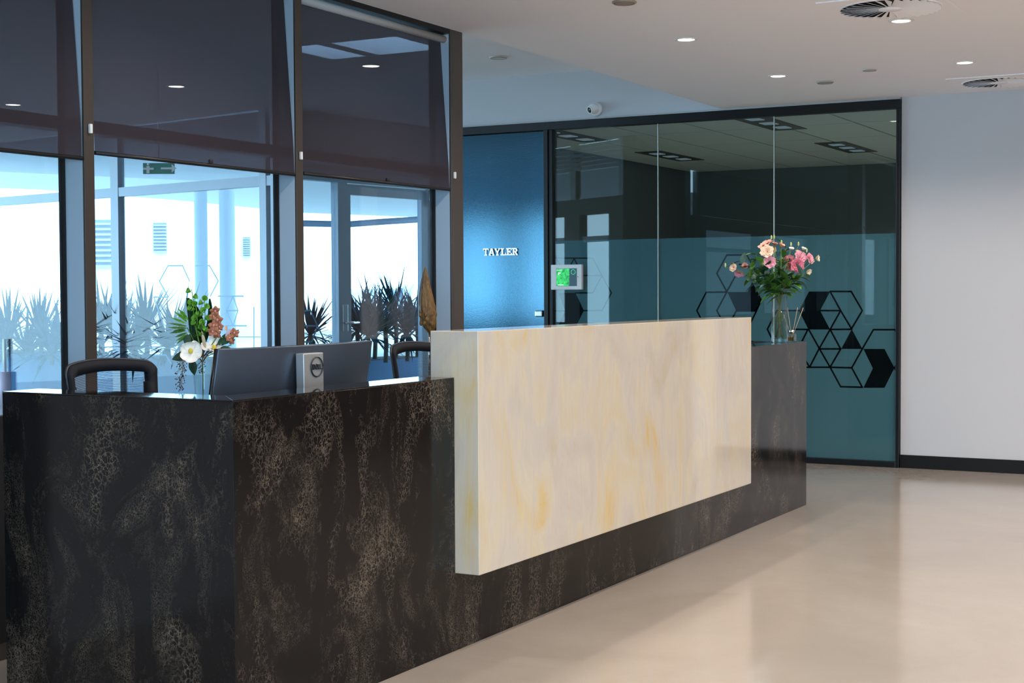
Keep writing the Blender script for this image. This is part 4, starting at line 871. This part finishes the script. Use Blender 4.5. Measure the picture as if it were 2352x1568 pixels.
for stem_lb, pts in (('copper orchid stem standing upright in the left bouquet', [(494,714,11),(490,726,10),(500,735,12),(491,748,12),(503,750,10),(488,762,11),(498,766,11)]), ('copper orchid spray leaning right beside the monitor top', [(538,765,11),(527,776,9),(532,783,8)])):
    p0 = gp(pts[-1][0], pts[-1][1]+8); o = thing('orchid_stem', p0, stem_lb, 'orchid', G2); stem_to(p0, o)
    MB().tube([gp(u, v, .015) for u, v, r in pts[::-1]], .002, 6).build('spike', M_brown, o)
    for u, v, r in pts: orchid(o, gp(u, v, ro.uniform(-.02,.005)), r*lx*1.15, Rv*ro.uniform(-.2,.9)+Uv*ro.uniform(-.3,.4)-Fv*1.0, ro)
    if 'right' in stem_lb:
        for (u, v, u2, v2) in ((518,773,531,755), (520,760,519,746)):
            b = gp(u, v, -.02); d = gp(u2, v2, -.02)-b; leaf(b, d, d.length, .012, .05, up=-Fv).build('pale_petal', PM['peach'] if u2 == 519 else petalmat('lilac petal', (.75,.58,.72), (.85,.7,.8)), o)
# magnolia leaves
for (ub, vb_, ut, vt, w, m, lb) in ((428,812,395,824,.034,M_magl,'dark magnolia leaf pointing left under the white bloom'), (440,826,446,861,.030,M_magl,'olive magnolia leaf hanging down below the white bloom'), (425,788,434,768,.030,M_magl,'dark magnolia leaf above the front white bloom'), (500,790,546,757,.036,M_leafd,'dark magnolia leaf behind the leaning orchid'), (500,790,520,778,.026,M_magl,'dark leaf between the orchid spray and the right magnolia'), (505,800,530,800,.022,M_magl,'dark leaf just over the monitor corner'), (472,800,463,760,.012,petalmat('tan leaf', (.42,.36,.22), (.5,.44,.3)),'pale tan bud leaf between the two magnolias')):
    b = gp(ub, vb_, -.015); d = gp(ut, vt, -.015)-b; o = thing('magnolia_leaf', b, lb, 'leaf', G2); leaf(b, d, d.length*1.05, w, .08, up=-Fv+Uv*.3, fold=-.15).build('blade', m, o); MB().tube([b, b+(ln0-b)*.5, ln0], .0018, 6).build('stalk', M_brown, o)
def magnolia(u, v, r, face, lb, petals, dd):
    c = gp(u, v, dd); o = thing('magnolia_flower', c, lb, 'flower', G2); d, a, b = frame_of(face)
    for (an, ln, w, lift) in petals:
        rad = a*math.cos(R(an))+b*math.sin(R(an)); tan = d.cross(rad)
        MB().grid(lambda uu, vv: c+rad*r*ln*(math.sin(vv*1.45))+tan*(uu-.5)*2*r*w*math.sin(math.pi*(vv*.80+.12))+d*(lift*r*vv*vv-.05*r+.22*r*(abs(uu-.5)*2)**2*vv), 8, 8).build('petal', PM['white'], o, solid=.0006)
    MB().ball(c+d*r*.12, r*.20, 10, 8, (1,1,1.2)).build('stamen', M_yel, o); MB().tube([c-d*.004, (c+ln0)/2+Vector((0,0,-.004)), ln0+Vector((0,0,-.02))], .002, 6).build('stem', M_brown, o)
magnolia(438, 806, 27*lx, Rv*.12+Uv*.05-Fv, 'white magnolia bloom facing the camera at the front left of the left bouquet', [(80,.75,.52,.35),(25,.85,.42,.25),(-40,.95,.42,.45),(-95,1.0,.55,.5),(-160,1.0,.48,.3),(140,.95,.55,.15)], -.045)
magnolia(492, 799, 27*lx, Rv*.1+Uv*.55-Fv*.75, 'white magnolia bloom opening upward behind the monitor corner', [(125,1.0,.34,.5),(80,1.1,.34,.6),(10,1.15,.42,.1),(190,.6,.36,.4),(-60,.6,.4,.4)], -.012)
# berry sprays
M_ber = pbr('dark berry', (.012,.004,.010), .4)
rb_ = random.Random(11)
for lb, n, (u0, u1), (va_, vb2), root, hw in (('long hanging spray of dark berries at the left of the tapered vase', 78, (402, 429), (824, 897), (425, 815), 1), ('short hanging spray of dark berries in front of the tapered vase', 26, (454, 474), (822, 858), (465, 815), 1)):
    p0 = gp(*root, -.03); o = thing('berry_spray', p0, lb, 'berries', G2); sm_ = MB(); bm_ = MB(); uc = (u0+u1)/2
    main = [gp(root[0]+(uc-root[0])*t**.6, root[1]+(vb2-root[1])*t, -.03) for t in [k/8 for k in range(9)]]
    sm_.tube([ln0, p0]+main[1:], .0009, 5)
    for k in range(n):
        t = k/n; v = va_+(vb2-va_)*(t+rb_.uniform(-.04,.04)); hw_ = (u1-u0)/2*(1-.55*max(0, t-.45)); u = uc+rb_.uniform(-1,1)*hw_-2*t
        c = gp(u, v, -.03+rb_.uniform(-.02,.02)); bm_.ball(c, rb_.uniform(.0016,.0023), 6, 5); m_ = main[min(8, max(0, int(t*8)))]; sm_.tube([m_, (m_+c)/2+Vector((0,0,.004)), c], .0003, 4, cap=False)
    tag(bm_.build('berry_cluster', M_ber, o, fix=False), kind='stuff'); sm_.build('twig', M_brown, o, fix=False)
